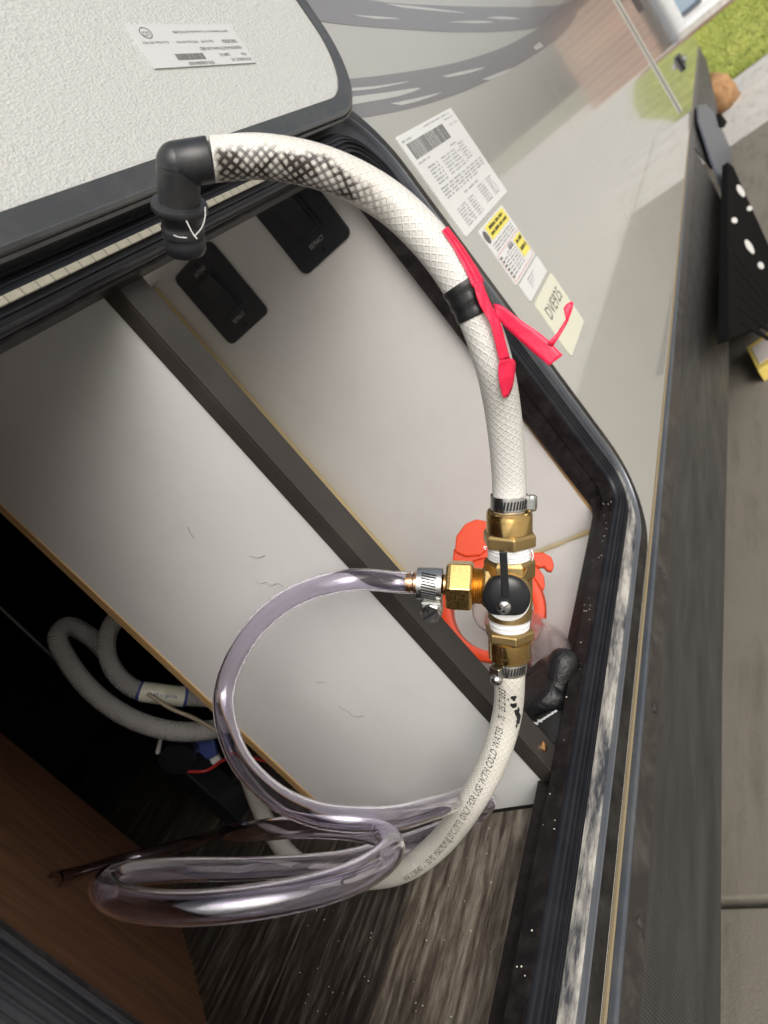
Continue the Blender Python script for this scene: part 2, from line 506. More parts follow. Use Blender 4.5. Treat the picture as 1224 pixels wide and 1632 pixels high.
# braided water hose
def braid(name, stained, base, thread_shade):
    m_ = mat(name, base, .38); q = NG(m_)
    tc = q.n('TexCoord'); sp_ = q.n('SeparateXYZ'); q.l(tc.outputs['UV'], sp_.inputs[0])
    u, v = sp_.outputs[0], sp_.outputs[1]
    nv = q.math('MULTIPLY', v, 13); up = q.math('DIVIDE', u, .0062)
    def fam(sgn):
        x = q.math('ADD' if sgn > 0 else 'SUBTRACT', nv, up)
        fr = q.math('ABSOLUTE', q.math('SUBTRACT', q.math('FRACT', q.math('ADD', x, 100.25)), .5))   # 0 on the thread
        return fr
    a_, b_ = fam(1), fam(-1)
    ta = q.ramp(a_, [(.09, 1.0), (.17, 0.0)]); tb = q.ramp(b_, [(.09, 1.0), (.17, 0.0)])
    thr = q.math('MAXIMUM', ta, tb)
    sh = q.math('MULTIPLY', q.ramp(a_, [(.15, 1.0), (.24, 0.0)]), q.math('SUBTRACT', 1.0, ta))
    sh2 = q.math('MULTIPLY', q.ramp(b_, [(.15, 1.0), (.24, 0.0)]), q.math('SUBTRACT', 1.0, tb))
    edge = q.math('MAXIMUM', sh, sh2)
    oc = q.coord()
    col = q.mix(q.math('MULTIPLY', edge, .8), base, thread_shade)  # thin grey shadow beside each thread, painted into the hose colour
    col = q.mix(thr, col, tuple(min(.9, x * 1.12) for x in base))
    col = q.mix(q.ramp(q.noise(oc, 22, 4), [(.4, 0.0), (.8, .3)]), col, (base[0] * .84, base[1] * .79, base[2] * .70))
    if stained:
        wob = q.math('MULTIPLY', q.math('SUBTRACT', q.noise(oc, 45, 5, .7), .5), .26)
        vv = q.math('ADD', v, wob)
        # grimy band on the underside of the first stretch, thinning to a streak
        mu = q.ramp(q.math('DIVIDE', u, .2), [(.0, .0), (.02, .9), (.26, 1.0), (.44, .75), (.62, 0.0)])
        # the band's two edges close in on a streak as it runs down the hose
        un = q.math('DIVIDE', u, .115)
        lo_e = q.math('SUBTRACT', vv, q.math('ADD', .40, q.math('MULTIPLY', q.math('POWER', un, 2.0), .08)))
        hi_e = q.math('SUBTRACT', q.math('SUBTRACT', .82, q.math('MULTIPLY', un, .18)), vv)
        mv = q.ramp(q.math('MULTIPLY', q.math('MINIMUM', lo_e, hi_e), 10.0), [(.0, 0.0), (.5, 1.0)])
        cell = q.math('MULTIPLY', q.ramp(a_, [(.12, .25), (.30, 1.0)]), q.ramp(b_, [(.12, .25), (.30, 1.0)]))
        cell = q.math('SUBTRACT', 1.0, q.math('MULTIPLY', cell, .9))
        gr = q.math('MULTIPLY', q.math('MULTIPLY', mu, mv), q.math('ADD', cell, q.math('MULTIPLY', q.ramp(q.noise(oc, 60, 5, .7), [(.45, 0.0), (.6, .8)]), .8)))
        gr = q.math('MINIMUM', gr, 1.0)
        halo = q.math('MULTIPLY', q.math('MULTIPLY', q.ramp(q.math('DIVIDE', u, .2), [(.0, 1.0), (.5, .8), (.8, 0.0)]), q.ramp(q.noise(oc, 30, 5, .7), [(.35, .1), (.7, .6)])), .55)
        col = q.mix(halo, col, (.40, .33, .235))
        col = q.mix(gr, col, (.022, .016, .012))
    q.col(col)
    q.bump(thr, .55, .0007)
    return m_
M['hose'] = braid('braided_hose_grimy', True, (.63, .625, .60), (.26, .255, .25))
M['hose_low'] = braid('braided_hose', False, (.57, .555, .505), (.25, .24, .215))
M['grey_hose'] = mat('ribbed_grey_hose', (.36, .35, .34), .45)
g = NG(M['grey_hose']); tc = g.n('TexCoord'); sp = g.n('SeparateXYZ'); g.l(tc.outputs['UV'], sp.inputs[0])
g.bump(g.math('SINE', g.math('MULTIPLY', sp.outputs[0], 2 * pi / .0032)), .7, .0012)
M['red_wire'] = mat('red_wire', (.35, .02, .02), .4)
M['wire_tan'] = mat('tan_cable', (.33, .28, .20), .5)
# outdoors
M['concrete'] = mat('concrete', (.4, .39, .36), .85)
g = NG(M['concrete']); c = g.coord()
n1 = g.noise(c, 2.2, 8, .7); n2 = g.noise(c, 30, 6, .7); n3 = g.noise(g.coord(scale=(.4, 2.5, 1)), 5, 6, .7)
col = g.mix(g.ramp(n1, [(.3, 0.0), (.7, 1.0)]), (.62, .60, .56), (.52, .50, .46))
col = g.mix(g.ramp(n3, [(.50, 0.0), (.72, .55)]), col, (.20, .175, .14))
col = g.mix(g.ramp(n2, [(.62, 0.0), (.75, .5)]), col, (.20, .18, .15))
g.col(col); g.bump(g.math('ADD', n2, g.noise(c, 260, 3)), .35, .003)
M['concrete_stain_shade'] = M['concrete'].copy(); M['concrete_stain_shade'].name = 'stained_shaded_concrete'  # brown staining plus the trailer's shade, both darkened into the slab colour
g = NG(M['concrete_stain_shade'])
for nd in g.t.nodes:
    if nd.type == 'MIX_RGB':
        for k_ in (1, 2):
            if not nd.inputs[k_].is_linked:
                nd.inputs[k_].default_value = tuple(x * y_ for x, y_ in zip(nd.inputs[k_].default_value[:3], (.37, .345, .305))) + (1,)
M['soil'] = mat('damp_soil', (.012, .010, .008), .95)
M['mulch'] = mat('bark_mulch', (.22, .13, .085), .9)
g = NG(M['mulch']); c = g.coord(); n1 = g.noise(c, 14, 5); g.col(g.ramp(n1, [(.3, (.16, .09, .06)), (.7, (.30, .19, .13))])); g.bump(n1, .8, .02)
M['lawn'] = mat('lawn_turf', (.12, .19, .03), .9)
g = NG(M['lawn']); c = g.coord(); g.col(g.ramp(g.noise(c, 1.4, 6, .7), [(.35, (.20, .25, .05)), (.65, (.40, .40, .10))]))
M['grass'] = mat('grass_blade', (.15, .23, .035), .7)
g = NG(M['grass']); c = g.coord(); g.col(g.ramp(g.noise(c, 1.6, 6, .7), [(.35, (.24, .32, .06)), (.65, (.48, .49, .12))]))
M['ground'] = mat('dry_ground', (.22, .21, .17), .95)
g = NG(M['ground']); c = g.coord(); g.col(g.ramp(g.noise(c, .2, 6), [(.35, (.16, .17, .09)), (.65, (.28, .27, .20))]))
M['siding'] = mat('white_siding', (.82, .85, .88), .6)
M['trim_blue'] = mat('slate_trim', (.12, .15, .2), .5)
M['glass'] = mat('window_glass', (.35, .45, .55), .05, Metallic=0.0)
M['brick'] = mat('brown_brick', (.27, .17, .13), .85)
g = NG(M['brick']); br = g.n('TexBrick'); br.inputs['Scale'].default_value = 2.2
br.inputs['Color1'].default_value = (.30, .18, .13, 1); br.inputs['Color2'].default_value = (.23, .14, .105, 1); br.inputs['Mortar'].default_value = (.34, .30, .27, 1)
g.l(g.coord(rot=(radians(90), 0, radians(90))), br.inputs['Vector']); g.col(br.outputs['Color'])
M['roof'] = mat('asphalt_shingle', (.09, .085, .085), .9)
M['rock'] = mat('tan_rock', (.42, .25, .12), .9)
g = NG(M['rock']); c = g.coord(); n1 = g.noise(c, 12, 6); g.col(g.ramp(n1, [(.3, (.24, .12, .05)), (.7, (.42, .25, .12))])); g.bump(n1, .7, .02)
M['tyre'] = dark('tyre_rubber', (.012, .012, .012), .6, 60, .3, dust=.12)
M['step_black'] = dark('step_black_steel', (.005, .005, .005), .9, 50, .1, dust=.01)
M['step_black'].node_tree.nodes['Principled BSDF'].inputs['Specular IOR Level'].default_value = .05
M['pad'] = mat('pale_grip_pad', (.70, .69, .66), .5)
M['vinyl_grey'] = dark('grey_blue_vinyl', (.075, .085, .105), .4, 30, .2, dust=.1)
M['block_yellow'] = dark('yellow_block', (.58, .44, .09), .55, 40, .2, dust=.25)
M['block_top'] = dark('worn_block_face', (.45, .41, .38), .8, 40, .3, dust=.2)
M['chrome'] = mat('chrome', (.6, .6, .62), .2, 1.0)

# ================================================================== the setting
ground = struct(MB().box(-120, 160, -120, 120, -.5, -.09).build('ground', M['ground']))
driveway = struct(boxp('driveway', -8, 10.55, -9, 5, -.088, -.055, M['soil']))
xe = [-8, -2.4, .685, 3.75, 6.80, 10.55]; ye = [-9, -6, -3, -.9, 2.1, 5]
ye = [-9, -6, -3, .02 - .9, 2.1, 5]
for i in range(len(xe) - 1):
    for j in range(len(ye) - 1):
        boxp('slab', xe[i] + .008, xe[i + 1] - .008, ye[j] + .008, ye[j + 1] - .008, -.054, random.uniform(-.0015, .0015), M['concrete_stain_shade' if xe[i] < 6.5 and ye[j] > -2.9 and ye[j] < 2 and ye[j + 1] > 0 else 'concrete'], driveway, bevel=.004)  # shade-darkened row lies under the trailer; camera-side slabs stay pale to bounce light
pavement = struct(boxp('pavement', 10.57, 40, -14, .2, -.0885, -.054, M['soil']))
for i in range(10):
    for j in range(5):
        boxp('slab', 10.58 + i * 2.9, 13.46 + i * 2.9, -14 + j * 2.85, -14 + j * 2.85 + 2.83, -.053, .001, M['concrete'], pavement)
LP = [(10.58, -.62), (11.6, -.8), (14.2, -1.35), (18, -1.8), (24, -2.3), (27.2, -2.5), (27.2, 9), (10.58, 9)]
lawn = struct(MB().prism([(x, y, -.088) for x, y in LP], (0, 0, 1), .092).build('lawn', M['lawn']))
bed = struct(boxp('mulch_bed', 26.0, 27.6, -2.3, 9, .0045, .05, M['mulch'], None, bevel=.03))
# grass blades on the lawn in view and in the wall's reflection
vs = []; fs = []
for i in range(26000):
    x = 10.6 + (15.3) * random.random() ** 1.5; y = random.uniform(-2.3, 1.6)
    if y < np.interp(x, [p[0] for p in LP[:6]], [p[1] for p in LP[:6]]) + .02:
        continue
    h = random.uniform(.03, .075); w = random.uniform(.004, .010) * (1 + (x - 10) * .08); a = random.uniform(0, pi)
    dx, dy = cos(a) * w, sin(a) * w; lx, ly = random.uniform(-.03, .03), random.uniform(-.03, .03)
    n = len(vs)
    vs += [(x - dx, y - dy, .002), (x + dx, y + dy, .002), (x + lx, y + ly, h)]
    fs.append((n, n + 1, n + 2))
gr = obj('grass', vs, fs, M['grass'])
gr['kind'] = 'stuff'; gr['label'] = 'sunlit mown grass of the lawn beyond the driveway'; gr['category'] = 'grass'

# house across the lawn
house = thing('house', 'white house with slate trimmed windows beyond the lawn', 'house', (30, 1, 0))
boxp('foundation', 27.9, 36, -1.2, 12, -.08, .22, M['concrete'], house)
wl = boxp('wall', 27.95, 36, -1.15, 12, .22, 3.3, M['siding'], house)
for i in range(16):
    MB().prism([(27.95, -1.15, .22 + i * .19), (27.95, 12, .22 + i * .19), (27.95, 12, .41 + i * .19), (27.95, -1.15, .41 + i * .19)], (-1, 0, 0), .006).add(
        [(27.93, -1.15, .225 + i * .19), (27.93, 12, .225 + i * .19), (27.948, 12, .40 + i * .19), (27.948, -1.15, .40 + i * .19)], [(0, 1, 2, 3)]).build('siding_board', M['siding'], wl)
for y0 in (.05, 2.6, 6.2):
    wf = MB()
    for a_ in ((y0, y0 + .09, .55, 2.2), (y0 + 1.21, y0 + 1.3, .55, 2.2), (y0 + .09, y0 + 1.21, .55, .66), (y0 + .09, y0 + 1.21, 2.1, 2.2)):
        wf.box(27.86, 27.925, *a_)
    wo_ = wf.build('window', M['trim_blue'], house)
    boxp('pane', 27.89, 27.91, y0 + .09, y0 + 1.21, .66, 2.1, M['glass'], wo_)
boxp('corner_post', 27.85, 27.93, -1.2, -1.05, .0, 3.3, M['trim_blue'], house)
MB().prism([(27.3, -2, 3.25), (31.9, -2, 5.4), (36.5, -2, 3.25)], (0, 1, 0), 15).build('roof', M['roof'], house)
bh = thing('brick_house', 'brown brick house at the end of the pavement', 'house', (32, -3, 0))
boxp('wall', 29.5, 38, -4.3, -1.7, 0, 3.4, M['brick'], bh)
MB().prism([(29, -4.6, 3.35), (33.7, -4.6, 4.6), (38.5, -4.6, 3.35)], (0, 1, 0), 2.55).build('roof', M['roof'], bh)
# rock on the corner of the lawn
rk = MB()
cen = W(1150, 152, Z=.12); cen[1] = max(cen[1], .05)
for la in range(7):
    for lo in range(12):
        th = pi * la / 6; ph = 2 * pi * lo / 12; r = .30 * (1 + .18 * sin(3 * ph + la) + .1 * cos(5 * la + ph))
        rk.v.append(tuple(cen + V(r * sin(th) * cos(ph), .7 * r * sin(th) * sin(ph), .75 * r * cos(th) + .02)))
for la in range(6):
    for lo in range(12):
        rk.f.append((la * 12 + lo, la * 12 + (lo + 1) % 12, la * 12 + 12 + (lo + 1) % 12, la * 12 + 12 + lo))
tag(rk.build('garden_rock', M['rock'], None, smooth=True), 'rounded tan rock where the driveway meets the lawn', 'rock')

# ================================================================== the trailer
TR = thing('travel_trailer', 'silver grey travel trailer with its side storage hatch open', 'trailer', (4, 1.2, 0))
POLY = [(.062, .700), (.852, .700), (.828, 1.248), (.062, 1.248)]
RAD = [.03, .032, .05, .05]
def offset_poly(n):
    out = []
    N = len(POLY); L = []
    for i in range(N):
        p, q = V(*POLY[i]), V(*POLY[(i + 1) % N]); d = unit(q - p); nr = V(d[1], -d[0])
        L.append((p + nr * n, d))
    for i in range(N):
        (p, d), (q, e) = L[i - 1], L[i]
        A_ = np.array([[d[0], -e[0]], [d[1], -e[1]]]); t = np.linalg.solve(A_, q - p)
        out.append((p + d * t[0], d, e))
    return out
def rr(n, seg=14):
    pts = []
    for (P, d, e), r0 in zip(offset_poly(n), RAD):
        R_ = max(.001, r0 + n); phi = math.acos(np.clip(np.dot(d, e), -1, 1)); t = R_ * tan(phi / 2)
        s = P - d * t; cc = s + V(-d[1], d[0]) * R_
        a0 = math.atan2(s[1] - cc[1], s[0] - cc[0])
        for k in range(seg + 1):
            a = a0 + phi * k / seg
            pts.append((cc[0] + R_ * cos(a), cc[1] + R_ * sin(a)))
    # a few extra points on the long runs keep the quads short
    return pts
def sweep(name, prof, matl, parent, smooth=True, auto=35):
    rings = [rr(n) for n, y in prof]; m_ = len(rings[0]); vs = []
    for (n, y), r in zip(prof, rings):
        vs += [(x, y, z) for x, z in r]
    K = len(prof); fs = []
    for i in range(K):
        j = (i + 1) % K
        for k in range(m_):
            l = (k + 1) % m_
            fs.append((i * m_ + k, i * m_ + l, j * m_ + l, j * m_ + k))
    mb = MB().add(vs, fs)
    return mb.build(name, matl, parent, smooth=smooth, auto=auto)
def arc_prof(n0, n1, y0, h, k=6):
    c_ = (n0 + n1) / 2; w = (n1 - n0) / 2
    return [(c_ - w * cos(pi * i / k), y0 - h * sin(pi * i / k)) for i in range(k + 1)]

# side wall with the hatch hole
X0, X1, ZT = -1.6, 9.7, 3.1
hole = [p[0] for p in offset_poly(.012)]
outer = [(X0, .607), (X1, .607), (X1, ZT), (X0, ZT)]
vs = [(p[0], 0, p[1]) for p in outer] + [(p[0], 0, p[1]) for p in hole] + [(p[0], .035, p[1]) for p in outer] + [(p[0], .035, p[1]) for p in hole]
fs = []
for i in range(4):
    j = (i + 1) % 4
    fs += [(i, j, 4 + j, 4 + i), (8 + i, 12 + i, 12 + j, 8 + j), (i, 8 + i, 8 + j, j), (4 + i, 4 + j, 12 + j, 12 + i)]
SW = MB().add(vs, fs).build('side_wall', M['wall'], TR)
boxp('rear_wall', X0, X1, 2.40, 2.44, .58, ZT, M['wall'], TR)
boxp('end_wall', X0 - .03, X0, 0, 2.44, .58, ZT, M['wall'], TR)
boxp('end_wall', X1, X1 + .03, 0, 2.44, .58, ZT, M['wall'], TR)
boxp('roof', X0 - .05, X1 + .05, -.02, 2.46, ZT, ZT + .08, M['sticker'], TR)
boxp('underbelly', X0, X1, .03, 2.40, .50, .605, M['void'], TR)

# hatch frame: parts swept round the opening
FR = sweep('hatch_frame', [(.086, -.0005), (.086, -.004), (.083, -.0055), (.064, -.0055), (.0605, -.002), (.0605, -.0005)], M['flange'], TR)
sweep('rim_lip', [(.0600, -.0008), (.0600, -.0085), (.0594, -.0095), (.0584, -.0095), (.0578, -.0085), (.0578, -.0008)], M['lip'], FR)
sweep('gutter', [(.0577, -.0005), (.0577, -.0030), (.0560, -.0022), (.030, -.0022), (.030, -.0005)], M['channel'], FR)
sl = sweep('seal', [(.0295, -.0005)] + arc_prof(.0285, -.0010, -.005, .0075, 12)[0:13] + [(-.001, -.0005)], M['rubber'], FR)
for n0 in (.0005, .0055, .0105, .0155, .0205):
    sweep('seal_rib', [(n0, -.0105 + .0035 * abs(n0 - .0105) / .01)] + [(n0 + .0012, -.0156 + .0035 * abs(n0 - .0105) / .01), (n0 + .0022, -.0156 + .0035 * abs(n0 - .0105) / .01), (n0 + .0034, -.0105 + .0035 * abs(n0 - .0105) / .01)], M['rubber'], sl)
sweep('jamb', [(-.0012, -.004), (-.0012, .012), (-.0035, .012), (-.0035, -.004)], M['flange_top'], FR)
sweep('hole_liner', [(.0095, .0125), (.0095, .036), (.0118, .036), (.0118, .0125)], M['flange_top'], FR)
MB().prism([(.8505, .0125, .69), (.8265, .0125, 1.26), (.8265, .040, 1.26), (.8505, .040, .69)], (1, 0, 0), .004).build('jamb_return', M['flange_top'], FR)
boxp('dusty_gasket', .075, .60, -.0172, -.0146, 1.2588, 1.2640, M['gasket'], FR, bevel=.0008)

# rail under the hatch, screw strip and skirt
rl = MB()
prof = [(.6025, -.001), (.6025, -.004), (.601, -.0075), (.598, -.009), (.594, -.008), (.591, -.005), (.590, -.001)]
rl.add([(x, y, z) for x in (X0, X1) for z, y in prof], [(i, i + 1, 8 + i, 7 + i) for i in range(6)] + [(0, 7, 13, 6), tuple(range(7))[::-1], tuple(range(7, 14))])
rl.build('bottom_rail', M['rail'], TR, smooth=True, auto=40)
boxp('sealant_bead', X0, X1, -.003, -.0003, .6035, .6070, M['sealant'], TR)
st_ = boxp('screw_strip', X0, X1, -.004, .02, .5595, .5895, M['strip'], TR)
for px, py in ((1012, 1462), (1037, 1122), (1053, 904)):
    c_ = W(px, py, Y=-.004); c_[2] = .570
    MB().lathe([(.0052, 0), (.0050, .0014), (.0036, .0026), (.0010, .0028)], c_, (0, -1, 0), seg=18).build('screw', M['strip'], st_, smooth=True, auto=40)
skp = [(X0, .560), (4.05, .560), (3.9, .21), (3.85, .209), (1.744, .334), (1.56, .346), (.749, .400), (.321, .418), (X0, .52)]
skp[-1] = (X0, .424)
MB().prism([(x, -.001, z) for x, z in skp], (0, 1, 0), .006).build('skirt', M['skirt'], TR)
skp2 = [(4.06, .560), (X1, .560), (X1, .43), (7.4, .26), (5.4, .24), (4.3, .38)]
MB().prism([(x, -.001, z) for x, z in skp2], (0, 1, 0), .006).build('skirt', M['skirt'], TR)
boxp('skirt_edge', .2, 1.0, .0, .0, 0, 0, M['skirt'], TR) if False else None

# ---- decals on the side wall
def wallpts(pp, y=-.0006):
    return [W(px, py, Y=y) for px, py in pp]
def wall_decal(name, pp, matl, y=-.0006):
    return MB().prism(wallpts(pp, y), (0, 1, 0), abs(y) - .0001).build(name, matl, SW)
def smooth_edge(pp, k=6):
    q, _ = spline([(x, y, 0) for x, y in pp], 8.0)
    return [(a[0], a[1]) for a in q]
up_lo = [(470, 22), (509, 33), (560, 40), (623, 45), (726, 51), (819, 49), (862, 43), (905, 28), (940, 0), (965, -25)]
up_hi = [(930, -30), (909, 2), (860, 10), (807, 11), (705, 9), (603, 2), (540, -12), (470, -35)]
wall_decal('stripe_decal', smooth_edge(up_lo) + smooth_edge(up_hi), M['decal_grey'])
lo_hi = [(430, 131), (480, 130), (552, 126), (623, 118), (725, 100), (807, 73), (850, 50), (862, 43)]
lo_lo = [(905, 28), (921, 20), (905, 45), (889, 61), (828, 102), (746, 143), (656, 172), (552, 192), (480, 204), (430, 210)]
wall_decal('stripe_decal', smooth_edge(lo_hi) + smooth_edge(lo_lo), M['decal_grey'], -.0005)
for st in ([(555, 155), (610, 148), (672, 140), (640, 152), (600, 160), (555, 168)],
           [(703, 122), (740, 113), (775, 107), (745, 117), (715, 123)],
           [(768, 127), (795, 116), (818, 108), (800, 120), (780, 127)],
           [(622, 165), (665, 156), (705, 147), (670, 160), (640, 168)],
           [(545, 141), (600, 137), (655, 129), (600, 141), (550, 146)],
           [(710, 35), (760, 33), (790, 35), (760, 37)], [(560, 24), (600, 26), (640, 30), (600, 30)],
           [(610, 5), (680, 12), (745, 21), (690, 17), (640, 12)], [(775, 28), (800, 26), (830, 30), (800, 31)],
           [(850, 75), (862, 66), (868, 72), (855, 80)]):
    wall_decal('stripe_streak', smooth_edge(st), M['decal_pale'], -.0009)
# ---- stickers by the hatch
def quad_basis(c4):
    """corners in order top-left, top-right, bottom-right, bottom-left on the wall (seen from outside)"""
    return [W(px, py, Y=0) for px, py in c4]
class Patch:
    def __init__(self, x0, x1, z1, z0, y=-.0012):
        self.x0, self.x1, self.z0, self.z1, self.y = x0, x1, z0, z1, y
    def p(self, s, t, dy=0):
        return V(self.x0 + (self.x1 - self.x0) * s, self.y - dy, self.z1 - (self.z1 - self.z0) * t)
    def base(self, name, matl, parent, rad=.006):
        w, h = self.x1 - self.x0, self.z1 - self.z0; pts = []
        for cx_, cz_, a0 in ((self.x0 + rad, self.z1 - rad, 90), (self.x0 + rad, self.z0 + rad, 180), (self.x1 - rad, self.z0 + rad, 270), (self.x1 - rad, self.z1 - rad, 0)):
            for k in range(5):
                a = radians(a0 + k * 22.5); pts.append((cx_ + rad * cos(a), self.y, cz_ + rad * sin(a)))
        return MB().prism(pts, (0, 1, 0), abs(self.y) - .0002).build(name, matl, parent)
    def rect(self, mb, s0, s1, t0, t1, dy=.0003):
        return mb.add([self.p(s0, t0, dy), self.p(s1, t0, dy), self.p(s1, t1, dy), self.p(s0, t1, dy)], [(0, 1, 2, 3)])
    def lines(self, mb, s0, s1, t, hgt, words=6, dy=.0003):
        """a row of small print too small to read: word-long dashes broken into letters"""
        s = s0
        while s < s1:
            wl_ = min(random.uniform(.5, 1.5) * (s1 - s0) / words, s1 - s)
            k = max(1, int(wl_ / .022))
            for i in range(k):
                a = s + wl_ * i / k
                self.rect(mb, a, a + wl_ / k * .68, t + random.choice((0, 0, .2)) * hgt, t + hgt, dy)
            s += wl_ + .022
    def text(self, mb, body, s, t, h, width=None, dy=.0003):
        w_ = (self.x1 - self.x0)
        return flat_text(mb, body, self.p(s, t, dy), V(1, 0, 0), V(0, 0, 1), h, width * w_ if width else None)
# data sticker
P1 = Patch(.950, 1.212, 1.243, 1.090)
s1_ = P1.base('data_sticker', M['sticker'], SW, .003)
bars = MB(); s = .06
while s < .70:
    w = random.choice((.006, .006, .010, .014)); P1.rect(bars, s, s + w, .09, .24); s += w + random.choice((.006, .006, .010))
bars.build('barcode', M['print_dark'], s1_)
pr = MB()
P1.lines(pr, .42, .92, .025, .014, 5); P1.lines(pr, .76, .94, .065, .012, 2); P1.lines(pr, .80, .96, .13, .012, 2)
P1.lines(pr, .03, .18, .05, .018, 2); P1.lines(pr, .60, .72, .29, .016, 1); P1.lines(pr, .05, .24, .27, .014, 2)
for k in range(6):
    P1.lines(pr, .12, .30, .34 + k * .032, .016, 2); P1.lines(pr, .36, .66 + .05 * (k % 2), .34 + k * .032, .013, 3)
    P1.lines(pr, .72, .84, .32 + k * .032, .014, 1)
for k in range(4):
    P1.lines(pr, .10, .95 - .2 * (k == 3), .55 + k * .030, .015, 9)
P1.lines(pr, .36, .66, .70, .016, 3)
for k in range(7):
    P1.lines(pr, .12, .30, .77 + k * .028, .013, 2); P1.lines(pr, .34, .46, .77 + k * .028, .013, 1); P1.lines(pr, .58, .72, .75 + k * .028, .013, 1); P1.lines(pr, .78, .90, .75 + k * .028, .013, 1)
pr.build('print', M['print_soft'], s1_)['kind'] = 'stuff'
# warning sticker
P2 = Patch(1.000, 1.150, 1.083, .990)
s2_ = P2.base('warning_sticker', M['sticker'], SW, .003)
y_ = MB(); P2.rect(y_, .18, .95, .03, .26); P2.rect(y_, .66, .97, .52, .86)
y_.build('yellow_band', M['yellow'], s2_)
pr = MB(); P2.lines(pr, .28, .86, .07, .05, 3, .0006); P2.lines(pr, .24, .90, .16, .05, 4, .0006)
P2.lines(pr, .70, .94, .56, .06, 2, .0006); P2.lines(pr, .70, .94, .70, .06, 2, .0006)
pr.build('bold_print', M['print_black'], s2_)['kind'] = 'stuff'
pr = MB()
for k in range(3):
    P2.lines(pr, .10, .92, .31 + k * .05, .022, 6)
for k in range(7):
    P2.lines(pr, .30, .62, .56 + k * .052, .022, 3)
P2.rect(pr, .42, .60, .50, .58)
pr.build('print', M['print_soft'], s2_)['kind'] = 'stuff'
rd = MB(); P2.rect(rd, .03, .97, .472, .480); P2.rect(rd, .03, .97, .955, .965); P2.rect(rd, .955, .963, .48, .955); P2.rect(rd, .03, .038, .48, .955)
rd.build('red_border', M['red_print'], s2_)
ring = MB(); c_ = P2.p(.09, .16, .0003); ex, ez = V(1, 0, 0), V(0, 0, 1)
ring.add([c_ + ex * .010 * cos(a) + ez * .010 * sin(a) for a in np.linspace(0, 2 * pi, 24, endpoint=False)], [tuple(range(24))])
ring.build('round_emblem', M['print_dark'], s2_)
pr = MB()
for k in range(6):
    P2.rect(pr, .055, .12, .53 + k * .068, .565 + k * .068)
    P2.rect(pr, .15, .26, .60 + k * .055, .615 + k * .055)
pr.build('pictogram', M['print_dark'], s2_)
P3 = Patch(1.010, 1.152, .987, .957)
s3_ = P3.base('small_label', M['sticker'], SW, .003)
pr = MB()
for k in range(4):
    P3.lines(pr, .28, .62 - .08 * k, .22 + k * .15, .06, 3)
pr.build('print', M['print_soft'], s3_)['kind'] = 'stuff'
P4 = Patch(1.017, 1.164, .950, .851)
s4_ = P4.base('code_sticker', M['sticker_cream'], SW, .008)
pr = MB(); P4.text(pr, 'DVE925', .14, .40, .021, .72)
pr.build('lettering', M['print_dark'], s4_)

# ---- entry door and outside handle further along the wall
ed = boxp('entry_door', 4.35, 5.02, -.012, -.0004, .70, 2.55, M['wall'], TR, bevel=.004)
boxp('door_window', 4.45, 4.92, -.016, -.011, 1.30, 2.0, M['black'], ed, bevel=.003)
for nm, px, py, hw, hh in (('latch', 1084, 100, .10, .05),):
    c_ = W(px, py, Y=0)
    hb = boxp('door_handle', c_[0] - .13, c_[0] + .13, -.02, -.0004, c_[2] - .05, c_[2] + .05, M['black'], TR, bevel=.006)
    boxp('grip', c_[0] - .10, c_[0] + .10, -.045, -.02, c_[2] - .012, c_[2] + .02, M['chrome'], hb, bevel=.006)
c_ = W(1012, 5, Y=0)
boxp('vent_cover', c_[0] - .25, c_[0] + .20, -.015, -.0004, c_[2] - .06, c_[2] + .20, M['black'], TR, bevel=.004)
0 and boxp('slide_trim', 3.45, 3.49, -.012, -.0004, .64, 2.7, M['wall'], TR, bevel=.004)
0 and boxp('slide_trim', 6.05, 6.09, -.012, -.0004, .64, 2.7, M['wall'], TR, bevel=.004)

# ---- under the far part: vinyl flap, step, wheel
fl = MB()
pts = [(1113, 168), (1126, 166), (1142, 184), (1166, 241), (1167, 258), (1158, 262), (1174, 317), (1163, 343), (1151, 297), (1133, 250), (1114, 192)]
q = [W(px, py, Y=-.03) for px, py in pts]
fl.prism(q, (0, 1, 0), .012).build('fender_flap', M['vinyl_grey'], TR, bevel=.003)
q = [W(px, py, Y=-.045) for px, py in ((1144, 180), (1150, 182), (1159, 194), (1156, 201), (1149, 200))]
MB().prism(q, (0, 1, 0), .05).build('mud_flap', M['step_black'], TR, bevel=.004)
def sp_(px, py, dy=0):
    return W(px, py, Y=-.09 - dy)
sb = MB().prism([sp_(*p) for p in ((1160, 258), (1168, 264), (1224, 388), (1262, 470), (1236, 512), (1163, 540), (1161, 380))], (0, 1, 0), .03).build('entry_step', M['step_black'], TR, bevel=.004)
for (px, py), hl in (((1181, 304), 11), ((1195, 332), 4), ((1171, 351), 5), ((1195, 393), 13), ((1213, 423), 6)):
    d_ = V(.50, .87); e_ = V(-.87, .50); pp = []
    for k in range(14):
        a = 2 * pi * k / 14; q2 = V(px, py) + d_ * (hl * cos(a)) + e_ * (4.2 * sin(a)); pp.append(sp_(q2[0], q2[1], .002))
    MB().prism(pp, (0, 1, 0), .004).build('grip_pad', M['pad'], sb)
for k in range(6):
    a, b_ = V(1170 + 2 * k, 400 + 22 * k), V(1226, 470 + 14 * k)
    n_ = unit(V(-(b_ - a)[1], (b_ - a)[0])) * 3
    MB().prism([sp_(*(a + n_), .001), sp_(*(b_ + n_), .001), sp_(*(b_ - n_), .001), sp_(*(a - n_), .001)], (0, 1, 0), .003).build('tread_rib', M['step_black'], sb)
